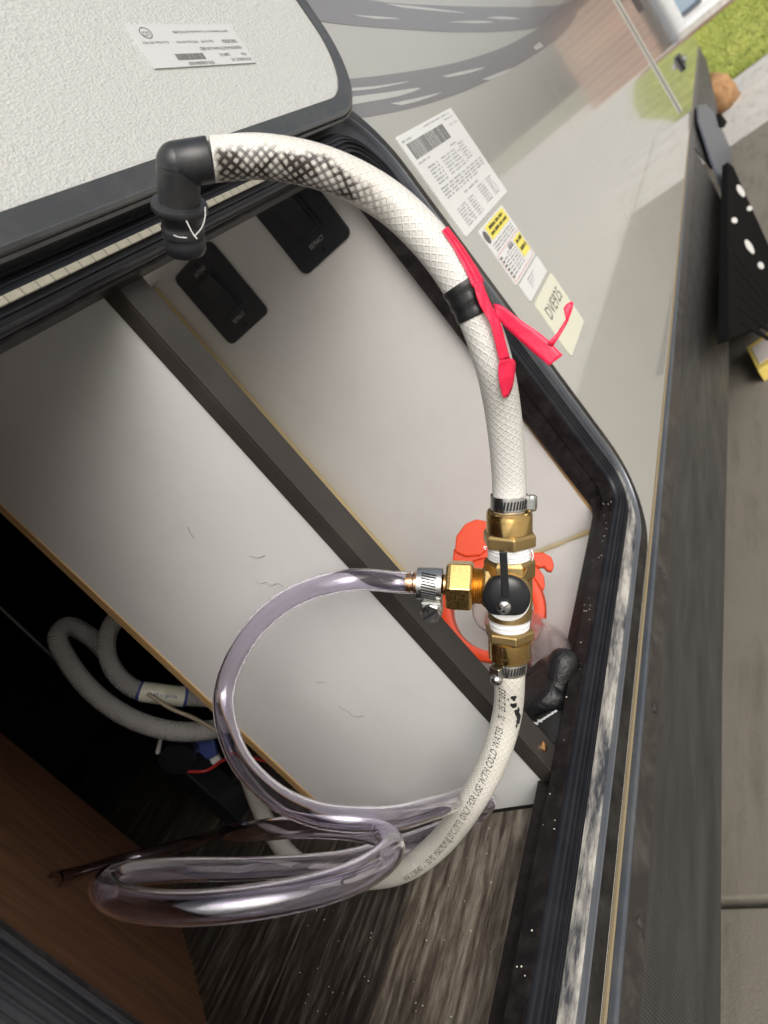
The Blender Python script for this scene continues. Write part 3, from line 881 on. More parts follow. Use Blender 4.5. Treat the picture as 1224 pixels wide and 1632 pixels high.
for wx in (3.35, 4.25):
    wh = MB().lathe([(.20, -.10), (.33, -.105), (.355, -.085), (.36, -.04), (.36, .04), (.355, .085), (.33, .105), (.20, .10)], (wx, .20, .362), (0, 1, 0), seg=48).build('wheel', M['tyre'], TR, smooth=True, auto=35)
    MB().lathe([(.205, -.09), (.195, -.098), (.15, -.07), (.06, -.075), (.05, -.10), (.0, -.10)], (wx, .20, .362), (0, 1, 0), seg=32).build('rim', M['chrome'], wh, smooth=True, auto=35)
# ---- wheel block on the concrete
wb = thing('wheel_block', 'yellow edged block lying on the concrete under the trailer', 'block', (2.75, .02, 0))
A0 = W(1189, 553, Z=.05); A1 = W(1226, 528, Z=.05); A2 = W(1207, 590, Z=.05)
e1, e2 = A1 - A0, A2 - A0
A0 = A0 - e1 * 0; B0 = [A0, A0 + e1 * 2.6, A0 + e1 * 2.6 + e2, A0 + e2]
MB().prism([p - V(0, 0, .05) for p in B0], (0, 0, 1), .048).build('body', M['block_yellow'], wb, bevel=.003)
MB().prism([A0 + e1 * .16 + e2 * .16 - V(0, 0, .0015), A0 + e1 * 2.45 + e2 * .16 - V(0, 0, .0015), A0 + e1 * 2.45 + e2 * .84 - V(0, 0, .0015), A0 + e1 * .16 + e2 * .84 - V(0, 0, .0015)], (0, 0, 1), .002).build('worn_face', M['block_top'], wb)

# ================================================================== the storage hatch (door swung up flat on the wall)
DZ0, DX1, DX0, DZ1, DR = 1.279, .895, .010, 1.86, .105
def door_ring(ins, seg=14):
    pts = []
    x0, x1, z0, z1 = DX0 + ins, DX1 - ins, DZ0 + ins, DZ1 - ins; r = max(.01, DR - ins)
    for cx_, cz_, a0 in ((x0 + r, z0 + r, 180), (x1 - r, z0 + r, 270), (x1 - r, z1 - r, 0), (x0 + r, z1 - r, 90)):
        for k in range(seg + 1):
            a = radians(a0 + 90 * k / seg); pts.append((cx_ + r * cos(a), cz_ + r * sin(a)))
    return pts
def tilt(p):
    """the open hatch leans a little out from the wall"""
    x, y, z = p
    return (x, y - .018 * (z - DZ0) - .0045, z)
def door_sweep(name, prof, matl, parent, cap=False):
    rings = [door_ring(i) for i, y in prof]; m_ = len(rings[0]); vs = []
    for (n, y), r in zip(prof, rings):
        vs += [tilt((x, y, z)) for x, z in r]
    fs = []; K = len(prof)
    for i in range(K if not cap else K - 1):
        j = (i + 1) % K
        for k in range(m_):
            l = (k + 1) % m_; fs.append((i * m_ + k, i * m_ + l, j * m_ + l, j * m_ + k))
    if cap:
        fs += [tuple(range(m_)), tuple((K - 1) * m_ + k for k in range(m_))]
    return MB().add(vs, fs).build(name, matl, parent, smooth=True, auto=30)
HD = door_sweep('hatch_door', [(0, -.001), (0, -.020), (.0015, -.0235), (.004, -.0245), (.0055, -.0235), (.022, -.0235), (.022, -.001)], M['door_frame'], TR)
door_sweep('liner', [(.0221, -.004), (.0221, -.0215)], M['frp'], HD, cap=True)
door_sweep('edge_bead', [(-.0002, -.0150), (-.0022, -.0165), (-.0022, -.0195), (-.0002, -.021)], M['door_frame'], HD)
# sticker on the liner, upside down
c4 = [W(px, py, Y=-.0275) for px, py in ((407, 101), (246, 111), (197, 42), (364, 41))]   # its own top-left first: the text is upside down
def dst(s, t, dy=.0004):
    a = c4[0] * (1 - s) + c4[1] * s; b_ = c4[3] * (1 - s) + c4[2] * s
    p = a * (1 - t) + b_ * t
    return V(p[0], -.0269 - .018 * (p[2] - DZ0) - dy, p[2])
ds = MB().prism([dst(0, 0), dst(1, 0), dst(1, 1), dst(0, 1)], (0, 1, 0), .0012).build('serial_sticker', M['sticker_silver'], HD)
def dtext(mb, body, s, t, h, w):
    vs_, fs_ = glyphs(body); lo, hi = vs_.min(0), vs_.max(0)
    mb.add([dst(s + (v[0] - lo[0]) / (hi[0] - lo[0]) * w, t - v[1] * h / .7, .0007) for v in vs_], fs_)
pr = MB()
dtext(pr, 'BYTOK WBN625C C-M2', .03, .14, .075, .22); dtext(pr, 'P/N', .05, .27, .07, .05); dtext(pr, '22867-02', .23, .27, .07, .11)
dtext(pr, 'KUB-029-06-R-SCTP-46-M-S-SW-BRD', .05, .44, .08, .44); dtext(pr, 'Y00054DBSA', .05, .61, .09, .17)
dtext(pr, 'RPS-000084A00', .45, .10, .08, .24); dtext(pr, 'Qty by MI', .31, .60, .06, .12); dtext(pr, 'MFG Date: 09/14/21', .47, .60, .055, .20); dtext(pr, 'Cure Date: 09/14/21', .74, .60, .055, .22)
dtext(pr, 'Lippert Components, Inc - For product info call 574 537-8900', .08, .84, .06, .56)
pr.build('lettering', M['print_dark'], ds)
bc = MB(); s = .50
while s < .76:
    w = random.choice((.003, .003, .005, .007)); bc.add([dst(s, .15, .0007), dst(s + w, .15, .0007), dst(s + w, .30, .0007), dst(s, .30, .0007)], [(0, 1, 2, 3)]); s += w + random.choice((.003, .004))
bc.build('barcode', M['print_dark'], ds)
rg = MB(); n_ = 28
cs_ = [dst(.88 + .048 * cos(2 * pi * k / n_), .80 + .13 * sin(2 * pi * k / n_), .0007) for k in range(n_)]
ci_ = [dst(.88 + .042 * cos(2 * pi * k / n_), .80 + .115 * sin(2 * pi * k / n_), .0007) for k in range(n_)]
rg.add(cs_ + ci_, [(k, (k + 1) % n_, n_ + (k + 1) % n_, n_ + k) for k in range(n_)])
dtext(rg, 'LCI', .853, .83, .11, .055)
rg.build('round_emblem', M['print_dark'], ds)

# ================================================================== inside the hatch
FZ, CZ = .660, 1.322
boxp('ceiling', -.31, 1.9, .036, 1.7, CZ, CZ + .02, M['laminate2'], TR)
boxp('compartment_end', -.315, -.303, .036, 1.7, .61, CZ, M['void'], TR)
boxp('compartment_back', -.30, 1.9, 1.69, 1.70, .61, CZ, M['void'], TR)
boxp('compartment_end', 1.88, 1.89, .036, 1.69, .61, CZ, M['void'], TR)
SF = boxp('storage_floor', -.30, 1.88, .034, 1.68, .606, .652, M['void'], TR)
yb = [.034, .194, .346, .50, .655, .81, .965, 1.12, 1.275, 1.43, 1.585]
ms = ['plank_light', 'plank_dark', 'plank_mid', 'plank_dark', 'plank_mid', 'plank_dark', 'plank_mid', 'plank_dark', 'plank_mid', 'plank_dark']
for i in range(len(yb) - 1):
    boxp('plank', -.30, .392 if i < 2 else 1.87, yb[i] + .0008, yb[i + 1] - .0008, .6525, FZ, M[ms[i]], SF, bevel=.0006)
boxp('floor_edge', .04, .86, .026, .034, .606, .657, M['flange_top'], TR)
# partition with its bare edge strip, and the post at its front
PN = boxp('partition', .396, .407, .0315, .334, FZ, CZ, M['laminate'], TR)
boxp('edge_strip', .3945, .408, .334, .3455, FZ, CZ, M['ply_edge'], PN)
for k_, pts in enumerate(([(408, 926), (416, 930), (424, 928), (432, 933), (443, 930), (452, 934)], [(398, 886), (410, 889), (422, 886)], [(540, 1125), (552, 1132), (566, 1142), (580, 1141)], [(300, 840), (304, 850), (310, 858)], [(505, 1088), (514, 1087), (520, 1088)])):
    tube_obj('scuff_mark', Path([W(px, py, X=.3958) for px, py in pts], .001), .00045, M['print_soft'], PN, seg=5)
PO = MB()
PO.box(.394, .4215, .0135, .0165, .612, CZ); PO.box(.394, .397, .0165, .0310, .612, CZ); PO.box(.4185, .4215, .0165, .031, .612, CZ)
PO = PO.build('post', M['post'], TR, bevel=.0008)
c_ = W(866, 1190, Y=.0133)
MB().lathe([(.0050, 0), (.0046, .0016), (.003, .0024), (.0008, .0025)], V(c_[0], .0134, c_[2]), (0, -1, 0), seg=18).build('screw', M['copper'], PO, smooth=True, auto=40)
for z_ in (.684, .679):
    MB().lathe([(.0012, 0), (.0008, .0006)], V(.402, .0134, z_), (0, -1, 0), seg=8).build('paint_chip', M['sticker'], PO)
# far bay: floor, end wall, back wall, glue lines
boxp('bay_floor', .4085, .851, .034, .394, .6525, .6555, M['laminate2'], TR)
EW = boxp('bay_end_wall', .8515, .864, .046, .405, .6525, CZ, M['laminate2'], TR)
boxp('edge_strip', .8512, .866, .0405, .0458, .62, CZ, M['ply_edge'], EW)
BW = boxp('bay_back_wall', .44, .8512, .394, .404, .6525, CZ, M['laminate2'], TR)
boxp('corner_strip', .822, .8512, .386, .3938, .656, 1.318, M['glue'], BW, bevel=.002)
gl = MB()
gpts = [V(.848, y, .6575 + random.uniform(-.001, .0012)) for y in np.linspace(.05, .392, 30)]
gp = Path(gpts, .006, ref=V(-1, 0, .3))
tube_obj('glue_bead', gp, .0042, M['glue'], EW, seg=8, radf=lambda s: .8 + .35 * sin(s * 90) * sin(s * 37))
# switch plates on the bay's end wall
def switch_plate(y0, y1, z0, z1, both):
    r = .010; x = .8513; pts = []
    for cy, cz, a0 in ((y1 - r, z1 - r, 0), (y0 + r, z1 - r, 90), (y0 + r, z0 + r, 180), (y1 - r, z0 + r, 270)):
        for k in range(6):
            a = radians(a0 + 18 * k); pts.append((x, cy + r * cos(a), cz + r * sin(a)))
    pl = MB().prism(pts, (-1, 0, 0), .004).build('switch_plate', M['switch'], TR, bevel=.001)
    cy, cz = (y0 + y1) / 2, (z0 + z1) / 2 + .002
    MB().box(x - .0062, x - .0038, cy - .021, cy + .021, cz - .031, cz + .031).build('bezel', M['switch'], pl, bevel=.0008)
    MB().add([(x - .0062, cy - .016, cz - .026), (x - .0062, cy + .016, cz - .026), (x - .0062, cy + .016, cz + .026), (x - .0062, cy - .016, cz + .026),
              (x - .0075, cy - .016, cz), (x - .0075, cy + .016, cz), (x - .0125, cy - .016, cz + .026), (x - .0125, cy + .016, cz + .026), (x - .0085, cy - .016, cz - .026), (x - .0085, cy + .016, cz - .026)],
             [(8, 9, 5, 4), (4, 5, 7, 6), (0, 1, 9, 8), (2, 3, 6, 7), (0, 8, 4, 6, 3), (1, 2, 7, 5, 9)]).build('rocker', M['switch'], pl)
    t = MB()
    t2 = MB()
    flat_text(t2, 'RETRACT', V(x - .0043, cy + .013, cz - .044), V(0, -1, 0), V(0, 0, 1), .0056, .026)
    flat_text(t, 'EXTEND', V(x - .0043, cy + .012, cz + .037), V(0, -1, 0), V(0, 0, 1), .0056, .024)
    t.build('lettering', M['print_white'], pl); t2.build('lettering', M['print_white'], pl)
    for zz in (z0 + .010, z1 - .010):
        MB().lathe([(.0034, 0), (.0030, .0012), (.0008, .0016)], (x - .004, cy, zz), (-1, 0, 0), seg=14).build('screw', M['black'], pl, smooth=True, auto=40)
switch_plate(.255, .350, 1.185, 1.308, True)
switch_plate(.0775, .172, 1.187, 1.310, True)
# angled bare plywood bulkhead on the left
q0 = W(330, 1632, Z=FZ); q1 = W(290, 1480, Z=FZ); dv = unit(q1 - q0); nv_ = V(-dv[1], dv[0], 0)
def on_bulk(px, py):
    d = ray(px, py); t = np.dot(q0 - CAM, nv_) / np.dot(d, nv_); return CAM + d * t
k0 = -.36
b0 = q0 + dv * k0; b1 = q0 + dv * .36
BU = MB().prism([V(*b0[:2], FZ), V(*b1[:2], FZ), V(*b1[:2], CZ), V(*b0[:2], CZ)], nv_, .012).build('bulkhead', M['brown'], TR)
spn = MB()
for k in range(60):
    s = random.uniform(-.12, .22); p = q0 + dv * s; a = random.uniform(-.8, .8)
    n_ = unit(-nv_ * (1 if np.dot(-nv_, CAM - q0) > 0 else -1) + dv * a); l_ = random.uniform(.003, .010)
    spn.add([p + V(0, 0, .0015), p + dv * .0014 + V(0, 0, .0015), p + n_ * l_ + V(0, 0, random.uniform(.001, .005))], [(0, 1, 2)])
so = spn.build('splinters', M['ply_edge'], BU); so['kind'] = 'stuff'

# ================================================================== the hose with its bypass valve
SC = 1.19
def H(px, py, d):
    return W(px, py, D=d * SC)
O = W(812, 940, D=.535); sv = .535 / F_PX
ax = unit(W(811, 790, D=.516) - W(812, 1062, D=.553))
nn = CAM - O; nn = unit(nn - np.dot(nn, ax) * ax)
lf = np.cross(nn, ax)
br = unit(lf + .035 * ax)
q_ = 1.03 * sv
HA = thing('winterizing_hose', 'braided white water hose with brass bypass valve, black elbow and clear tube', 'hose', tuple(W(620, 1392, Z=FZ)))
RH = .0124
up = Path([H(338, 254, .340), H(420, 250, .345), H(520, 270, .35), H(620, 322, .36), H(700, 402, .366), H(752, 485, .372), H(784, 570, .38), H(802, 660, .405), O + ax * 175 * q_, O + ax * 127 * q_], .0025)
tube_obj('upper_hose', up, RH, M['hose'], HA, seg=32)
lw = Path([O - ax * 116 * q_, O - ax * 150 * q_, H(808, 1140, .482), H(789, 1205, .490), H(756, 1270, .504), H(700, 1345, .548), H(645, 1385, .585),
           W(592, 1398, Z=.6735), W(520, 1398, Z=.6735), W(462, 1365, Z=.6735), W(425, 1310, Z=.676), W(398, 1248, Z=.678), W(385, 1200, Z=.678)], .0025)
LH = tube_obj('lower_hose', lw, RH * .97, M['hose_low'], HA, seg=32)
# the printed line on the lower hose
ua, ub = lw.near(655, 1396), lw.near(801, 1085)
vs, fs = glyphs('WH1-2100HSF  -  150 PSI  MAXIMUM @ 23°C (73°F)  ONLY FOR USE WITH COLD WATER  -  75   25/Z1033', shear=.25)
lo, hi = vs.min(0), vs.max(0)
pv = []
for x, y in vs:
    f = (x - lo[0]) / (hi[0] - lo[0]); u = ua + (ub - ua) * f
    a0 = .02 + .50 * f
    pv.append(lw.at(u, a0 + (y - .35) * .0062 / .7 / RH, RH * .97 + .00025))
obj('printed_line', pv, fs, M['print_black'], LH)
# black scorch of old tape by the lower clamp
sm = MB()
for (px, py, w, h_) in ((818, 1095, 5, 3), (808, 1096, 4, 1.6), (819, 1106, 5, 4), (824, 1118, 4, 6), (826, 1128, 3.4, 7), (825, 1138, 2.6, 6), (823, 1144, 1.6, 3)):
    pts = []
    for k in range(12):
        a = 2 * pi * k / 12; rr_ = 1 + random.uniform(-.25, .3)
        x, y = px + w * rr_ * cos(a), py + h_ * rr_ * sin(a)
        u = lw.near(808, y); p, t_, r_, b_ = lw.frame(u)
        qq = (p - CAM) @ ROT.T; hx = qq[0] / qq[2] * F_PX + 612
        ang = -math.asin(np.clip((x - hx) * qq[2] / F_PX / RH, -.97, .97))
        pts.append(lw.at(u, ang, RH * .97 + .0003))
    sm.add(pts, [tuple(range(12))])
sm.build('tape_residue', M['etape'], LH)
# black electrical tape round the upper hose
ta_, tb_ = up.near(735, 447), up.near(757, 502)
tube_obj('black_tape', up, RH * 1.045, M['etape'], HA, seg=32, u0=ta_, u1=tb_, radf=lambda s: 1 + .03 * sin((s - ta_) * 700))
# pink flagging tape
def ribbon(mb, rows, sub=5, wr=1.0):
    """rows: pairs of 3-D points; each strip gets wrinkles from interpolation jitter"""
    A_ = np.array([r[0] for r in rows]); B_ = np.array([r[1] for r in rows])
    qa, _ = spline(A_, .0022); n = len(qa); t = np.linspace(0, 1, n)
    qb, _ = spline(B_, .0005); tb2 = np.linspace(0, 1, len(qb)); qb = np.stack([np.interp(t, tb2, qb[:, k]) for k in range(3)], 1)
    vs_ = []; fs_ = []
    for i in range(n):
        for j in range(sub):
            f = j / (sub - 1); p = qa[i] * (1 - f) + qb[i] * f
            vs_.append(p + unit(CAM - p) * wr * (.0006 * sin(i * 1.1 + j * 2.0) + random.uniform(-.0003, .0003)))
    for i in range(n - 1):
        for j in range(sub - 1):
            fs_.append((i * sub + j, i * sub + j + 1, (i + 1) * sub + j + 1, (i + 1) * sub + j))
    mb.add(vs_, fs_)
pk = MB()
for a0, a1 in ((0, .25), (.25, .5), (.5, .75), (.75, 1)):
    rows = []
    for f in np.linspace(0, 1, 7):
        u = up.near(716, 366) + (up.near(757, 449) + .004 - up.near(716, 366)) * f
        A_, B_ = -.72 + .34 * f, -1.75 + .1 * f
        rows.append((up.at(u, A_ + (B_ - A_) * a0, RH + .0012), up.at(u, A_ + (B_ - A_) * a1, RH + .0012)))
    ribbon(pk, rows, 3, .5)
def dep(py):
    return {450: .428, 480: .430, 495: .432, 515: .434, 545: .438, 575: .444, 585: .447, 605: .451, 625: .457, 634: .459}[py]
ribbon(pk, [(W(a, y, D=dep(y) - .007), W(b, y2, D=dep(y) - .004)) for a, y, b, y2 in
            ((755, 450, 768, 446), (762, 480, 780, 478), (770, 495, 788, 495), (781, 515, 797, 512), (789, 545, 806, 545), (796, 575, 813, 571))])
ribbon(pk, [(W(a, y, D=dep(y) - .008), W(b, y2, D=dep(y) - .004)) for a, y, b, y2 in
            ((796, 575, 813, 571), (794, 585, 821, 575), (795, 605, 820, 600), (799, 625, 815, 622), (802, 634, 809, 633))])
ribbon(pk, [(W(786, 484, D=.434), W(789, 500, D=.434)), (W(797, 486, D=.432), W(800, 516, D=.434)), (W(830, 510, D=.427), W(822, 537, D=.431)), (W(868, 537, D=.424), W(850, 562, D=.428)), (W(897, 566, D=.422), W(875, 583, D=.425))], 5, .25)
ribbon(pk, [(W(872, 546, D=.4225), W(881, 552, D=.4225)), (W(888, 530, D=.421), W(894, 533, D=.421)), (W(902, 508, D=.420), W(906, 510, D=.420))], 3)
ribbon(pk, [(W(902, 508, D=.420), W(906, 510, D=.420)), (W(899, 488, D=.4195), W(912, 494, D=.4195)), (W(911, 480, D=.419), W(914, 483, D=.419))], 3)
po = pk.build('pink_tape', M['pink'], HA, smooth=True)
md = po.modifiers.new('thickness', 'SOLIDIFY'); md.thickness = .00025

# ---- black elbow on the upper end
Pin = up.p[0]; Pc = W(284, 262, D=.402)
dh = unit(Pin - Pc)
Pk = W(286, 322, D=.417); dn = unit(Pk - Pc)
s4 = .402 / F_PX
eb = MB()
r_in = 34.5 * s4
L_in = np.linalg.norm(Pin - Pc)
eb.lathe([(r_in * .9, L_in * -.1), (r_in, 0), (r_in * 1.01, L_in * .92), (r_in * .98, L_in * .97), (r_in * .86, L_in * .975), (r_in * .86, L_in * .8)], Pc, dh, seg=40)
L_dn = np.linalg.norm(Pk - Pc)
eb.lathe([(r_in * .7, -r_in * .72), (r_in * .98, -r_in * .2), (r_in * 1.02, r_in * .3), (r_in * .98, L_dn * .75), (r_in * .98, L_dn)], Pc, dn, seg=40)
# rounded corner
cs_ = []
for la in range(1, 12):
    th = pi * la / 12; cs_.append((r_in * 1.0 * sin(th), -r_in * 1.0 * cos(th)))
eb.lathe(cs_, Pc, dn, seg=40)
EB = eb.build('elbow_fitting', M['pvc_black'], HA, smooth=True, auto=50)
MB().lathe([(r_in * .98, -.0005), (44.5 * s4, .0), (46 * s4, .0014), (46 * s4, .0042), (44 * s4, .0052), (r_in * .9, .0054)], Pk, dn, seg=44).build('collar', M['pvc_black'], EB, smooth=True, auto=45)
cp_ = [(36 * s4, .005), (36 * s4, .010), (34.8 * s4, .0105), (34.8 * s4, .0135), (36 * s4, .014), (36 * s4, .019), (34.6 * s4, .0195), (34.6 * s4, .0225), (35.5 * s4, .023), (35 * s4, .0285), (32 * s4, .031), (26 * s4, .0312)]
dn2 = unit(dn + .10 * dh)
CPB = MB().lathe(cp_, Pk, dn2, seg=44).build('threaded_end', M['pvc_black'], EB, smooth=True, auto=45)
for pts in ([(297, 352), (301, 360), (306, 370), (314, 381)], [(327, 330), (327, 345), (322, 362), (311, 376)], [(277, 375), (285, 378), (298, 379)]):
    P_ = Path([W(px, py, D=.4075) for px, py in pts], .0012)
    tube_obj('loose_thread', P_, .00035, M['white_thread'], CPB, seg=6)

# ---- valve: turned and cast brass, everything along its axis
def vl(name, prof, m_, parent, seg=40, phase=0., auto=35, axis=None, org=None, ref=None, bev=0):
    return MB().lathe([(r * sv, t * q_) for r, t in prof], O if org is None else org, ax if axis is None else axis, ref=nn if ref is None else ref, seg=seg, phase=phase).build(name, m_, parent, smooth=seg > 12, auto=auto, bevel=bev)
VB = MB()
VB.lathe([(30 * sv, -48 * q_), (35 * sv, -44 * q_), (36 * sv, -20 * q_), (36 * sv, 22 * q_)], O, ax, ref=nn, seg=40)
VB = VB.build('valve_body', M['brass_cast'], HA, smooth=True, auto=40)
vl('neck', [(36, 20), (40.5, 24), (40.5, 48), (36, 53), (33, 54)], M['brass_cast'], VB, seg=6, phase=pi / 6, bev=.0008)
bo = O + ax * 3 * q_ + lf * 3 * sv
vl('boss', [(34, 20), (38, 24), (38, 36), (36, 39), (30, 39)], M['brass_cast'], VB, axis=nn, org=bo, ref=ax)
vl('boss_washer', [(34.0, 38.5), (34.0, 41), (30, 41.5)], M['sticker'], VB, axis=nn, org=bo - ax * 4 * q_, ref=ax)
# flow mark cast on the neck
mk = MB(); c_ = O + ax * 40 * q_ - lf * 23 * sv + nn * 30.5 * sv
mk.obox(c_ + ax * 1.0 * q_, (unit(ax * .9 - lf * .42), unit(np.cross(nn, unit(ax * .9 - lf * .42))), nn), (6 * sv, .9 * sv, 6 * sv))
mk.build('flow_mark', M['brass_bright'], VB)
def thread_tape(name, t0, t1, r):
    prof = [(r - 4, t0)]; k = int((t1 - t0) / 3.2)
    for i in range(k):
        t = t0 + (t1 - t0) * i / k; prof += [(r + random.uniform(-.4, .4), t + .4), (r + random.uniform(-.2, .6), t + 2.2), (r - 1.6, t + 2.9)]
    prof.append((r - 4, t1))
    return vl(name, prof, M['ptfe'], HA, auto=60)
tt1 = thread_tape('thread_tape', 53, 75, 34)
tt2 = thread_tape('thread_tape', -66, -46, 32)
for (px, py), (qx, qy), (rx, ry) in (((846, 872), (850, 885), (848, 893)), ((776, 872), (771, 871), (774, 876))):
    P_ = Path([W(px, py, D=.519), W((px + qx) / 2, (py + qy) / 2, D=.516), W(qx, qy, D=.5165), W(rx, ry, D=.517)], .001)
    tube_obj('tape_shred', P_, .0005, M['ptfe'], tt1, seg=6)
# upper and lower swivel fittings
def swivel(sg, t0, hexr, cylr, hexh, cylh):
    hx = vl('hex_nut', [(hexr * .86, sg * t0), (hexr * .97, sg * (t0 + 1.5)), (hexr, sg * (t0 + 4)), (hexr, sg * (t0 + hexh - 4)), (hexr * .93, sg * (t0 + hexh)), (hexr * .8, sg * (t0 + hexh))], M['brass_cast'], HA, seg=6, phase=.18 if sg > 0 else .25, bev=.0007)
    vl('ferrule', [(cylr * .9, sg * (t0 + hexh - 1)), (cylr, sg * (t0 + hexh + .5)), (cylr, sg * (t0 + hexh + cylh * .78)), (cylr * .985, sg * (t0 + hexh + cylh * .82)), (cylr * .985, sg * (t0 + hexh + cylh * .94)), (cylr * .93, sg * (t0 + hexh + cylh)), (cylr * .6, sg * (t0 + hexh + cylh)), (cylr * .55, sg * (t0 + hexh + cylh + 6))], M['brass'], hx, seg=48, auto=28)
    return hx
hx1 = swivel(1, 73, 43, 35.5, 22, 33)
hx2 = swivel(-1, 63, 40.5, 34.5, 19, 34)
# stamped letters round the ferrules
def ring_text(body, t, r, ang0, hgt, m_, parent, flip=False):
    vs_, fs_ = glyphs(body); out = []
    for x, y in vs_:
        a = ang0 + (-x if flip else x) * hgt / .7 / (r * sv)
        d_ = cos(a) * nn - sin(a) * lf
        out.append(O + ax * (t * q_ + (-y if flip else y) * hgt / .7) + d_ * (r * sv + .00015))
    return obj('stamped_letters', out, fs_, m_, parent)
ring_text('EMF PWR10 cUPC', 114, 35.5, -1.02, 5.2 * sv, M['brass_bright'], hx1)
ring_text('IF BOT 4W', -106, 34.5, -1.15, 5.2 * sv, M['brass_bright'], hx2)
# stainless clamps on the hose ends
def clamp(name, org, axis, t0, t1, r, screw_ang, parent, sref):
    R1 = unit(sref - np.dot(sref, axis) * axis); R2 = np.cross(axis, R1)
    b = MB().lathe([(r * .95 * sv, t0 * q_), (r * sv, t0 * q_), (r * 1.015 * sv, (t0 * .8 + t1 * .2) * q_), (r * 1.015 * sv, (t0 * .2 + t1 * .8) * q_), (r * sv, t1 * q_), (r * .95 * sv, t1 * q_)], org, axis, ref=sref, seg=48, closed=True).build(name, M['steel'], parent, smooth=True, auto=40)
    sl_ = MB()
    for k in range(-5, 6):
        a = k * .17 + .1
        d_ = cos(a) * R1 + sin(a) * R2; e_ = -sin(a) * R1 + cos(a) * R2
        sl_.obox(org + axis * ((t0 + t1) / 2) * q_ + d_ * r * 1.018 * sv, (unit(axis + .18 * e_), unit(e_ - .18 * axis), d_), (abs(t1 - t0) * .30 * q_, 1.3 * sv, .5 * sv))
    sl_.build('slots', M['black'], b)
    d_ = cos(screw_ang) * R1 + sin(screw_ang) * R2; e_ = -sin(screw_ang) * R1 + cos(screw_ang) * R2
    c0 = org + axis * ((t0 + t1) / 2) * q_ + d_ * (r + 6) * sv
    MB().obox(c0, (axis, e_, d_), (abs(t1 - t0) * .42 * q_, 10 * sv, 7 * sv)).build('worm_housing', M['steel'], b, bevel=.0012, bseg=3)
    return b, c0, e_, d_, R1, R2
c1, c10, *_ = clamp('hose_clamp', O, ax, 130, 152, 28.5, radians(76), HA, nn)
MB().lathe([(7 * sv, -12 * sv), (8 * sv, -9 * sv), (8 * sv, 9 * sv), (6.5 * sv, 12 * sv)], c10, ax, seg=20).build('clamp_screw', M['steel'], c1, smooth=True, auto=40)
c2, c20, *_ = clamp('hose_clamp', O, ax, -138, -117, 28, radians(-38), HA, nn)
MB().lathe([(8 * sv, -4 * sv), (10 * sv, -1 * sv), (10 * sv, 9 * sv), (7 * sv, 13 * sv), (3 * sv, 14 * sv)], c20 - ax * 9 * sv, unit(nn - ax * .5), seg=24).build('clamp_screw', M['steel'], c2, smooth=True, auto=40)
# ---- side branch
bo2 = O + ax * 4 * q_
def bl(name, prof, m_, parent, seg=40, phase=0., auto=35, bev=0):
    return MB().lathe([(r * sv, t * sv) for r, t in prof], bo2, br, ref=nn, seg=seg, phase=phase).build(name, m_, parent, smooth=seg > 12, auto=auto, bevel=bev)
bl('branch_neck', [(34, 20), (34, 38), (31, 42), (29, 43)], M['brass_cast'], VB, seg=8, phase=pi / 8, bev=.0006)
prof = [(26, 42)]
for k in range(5):
    prof += [(30, 43.5 + k * 3.2), (27.5, 45 + k * 3.2)]
bl('thread', prof + [(26, 60)], M['brass_bright'], VB, auto=20)
nu = bl('branch_nut', [(33, 57), (40, 58), (42.5, 62), (42.5, 92), (40.5, 98), (36, 100), (24, 100)], M['brass_bright'], HA, seg=6, phase=radians(12), bev=.0008)
bl('barb', [(17, 99), (17, 104), (14, 108), (15.5, 113), (13.5, 120), (15.5, 126), (13.5, 137), (14.8, 140), (14.8, 147), (15.3, 148), (15.3, 153), (14, 155), (14.3, 160), (13.8, 166), (10, 166), (9.5, 150)], M['copper'], nu, auto=25)
c3, c30, e3, d3, R1, R2 = clamp('hose_clamp', bo2, br, 104, 143, 26.5, radians(-128), HA, nn)
# lower screw sits at the underside of the branch, its slotted head towards the viewer
hc = bo2 + br * 124 * sv - ax * 42 * sv + nn * 14 * sv
MB().obox(hc + nn * -6 * sv + ax * 6 * sv, (br, ax, nn), (17 * sv, 12 * sv, 15 * sv)).build('screw_carrier', M['steel'], c3, bevel=.0015, bseg=3)
hd = MB().lathe([(17 * sv, 0), (18 * sv, 2 * sv), (18 * sv, 8 * sv), (16 * sv, 11 * sv), (0, 11.2 * sv)], hc, unit(nn - ax * .12 + br * .12), ref=ax, seg=8).build('screw_head', M['steel'], c3, bevel=.0006)
hn = unit(nn - ax * .12 + br * .12); hs = unit(np.cross(hn, unit(ax + lf * .8)))
MB().obox(hc + hn * 10.8 * sv, (hs, np.cross(hn, hs), hn), (15.5 * sv, 2.0 * sv, .7 * sv)).build('screw_slot', M['print_black'], hd)
# ---- handle
hcen = O + ax * 5 * q_ + lf * 5 * sv
hdl = MB(); prof = []
for k in range(9):
    th = pi / 2 * k / 8; prof.append((37 * cos(th) * sv + .00001, (43 + 13 * sin(th)) * sv))
hdl.lathe([(35 * sv, 41.5 * sv), (37 * sv, 42 * sv)] + prof[1:], hcen, nn, ref=ax, seg=48)
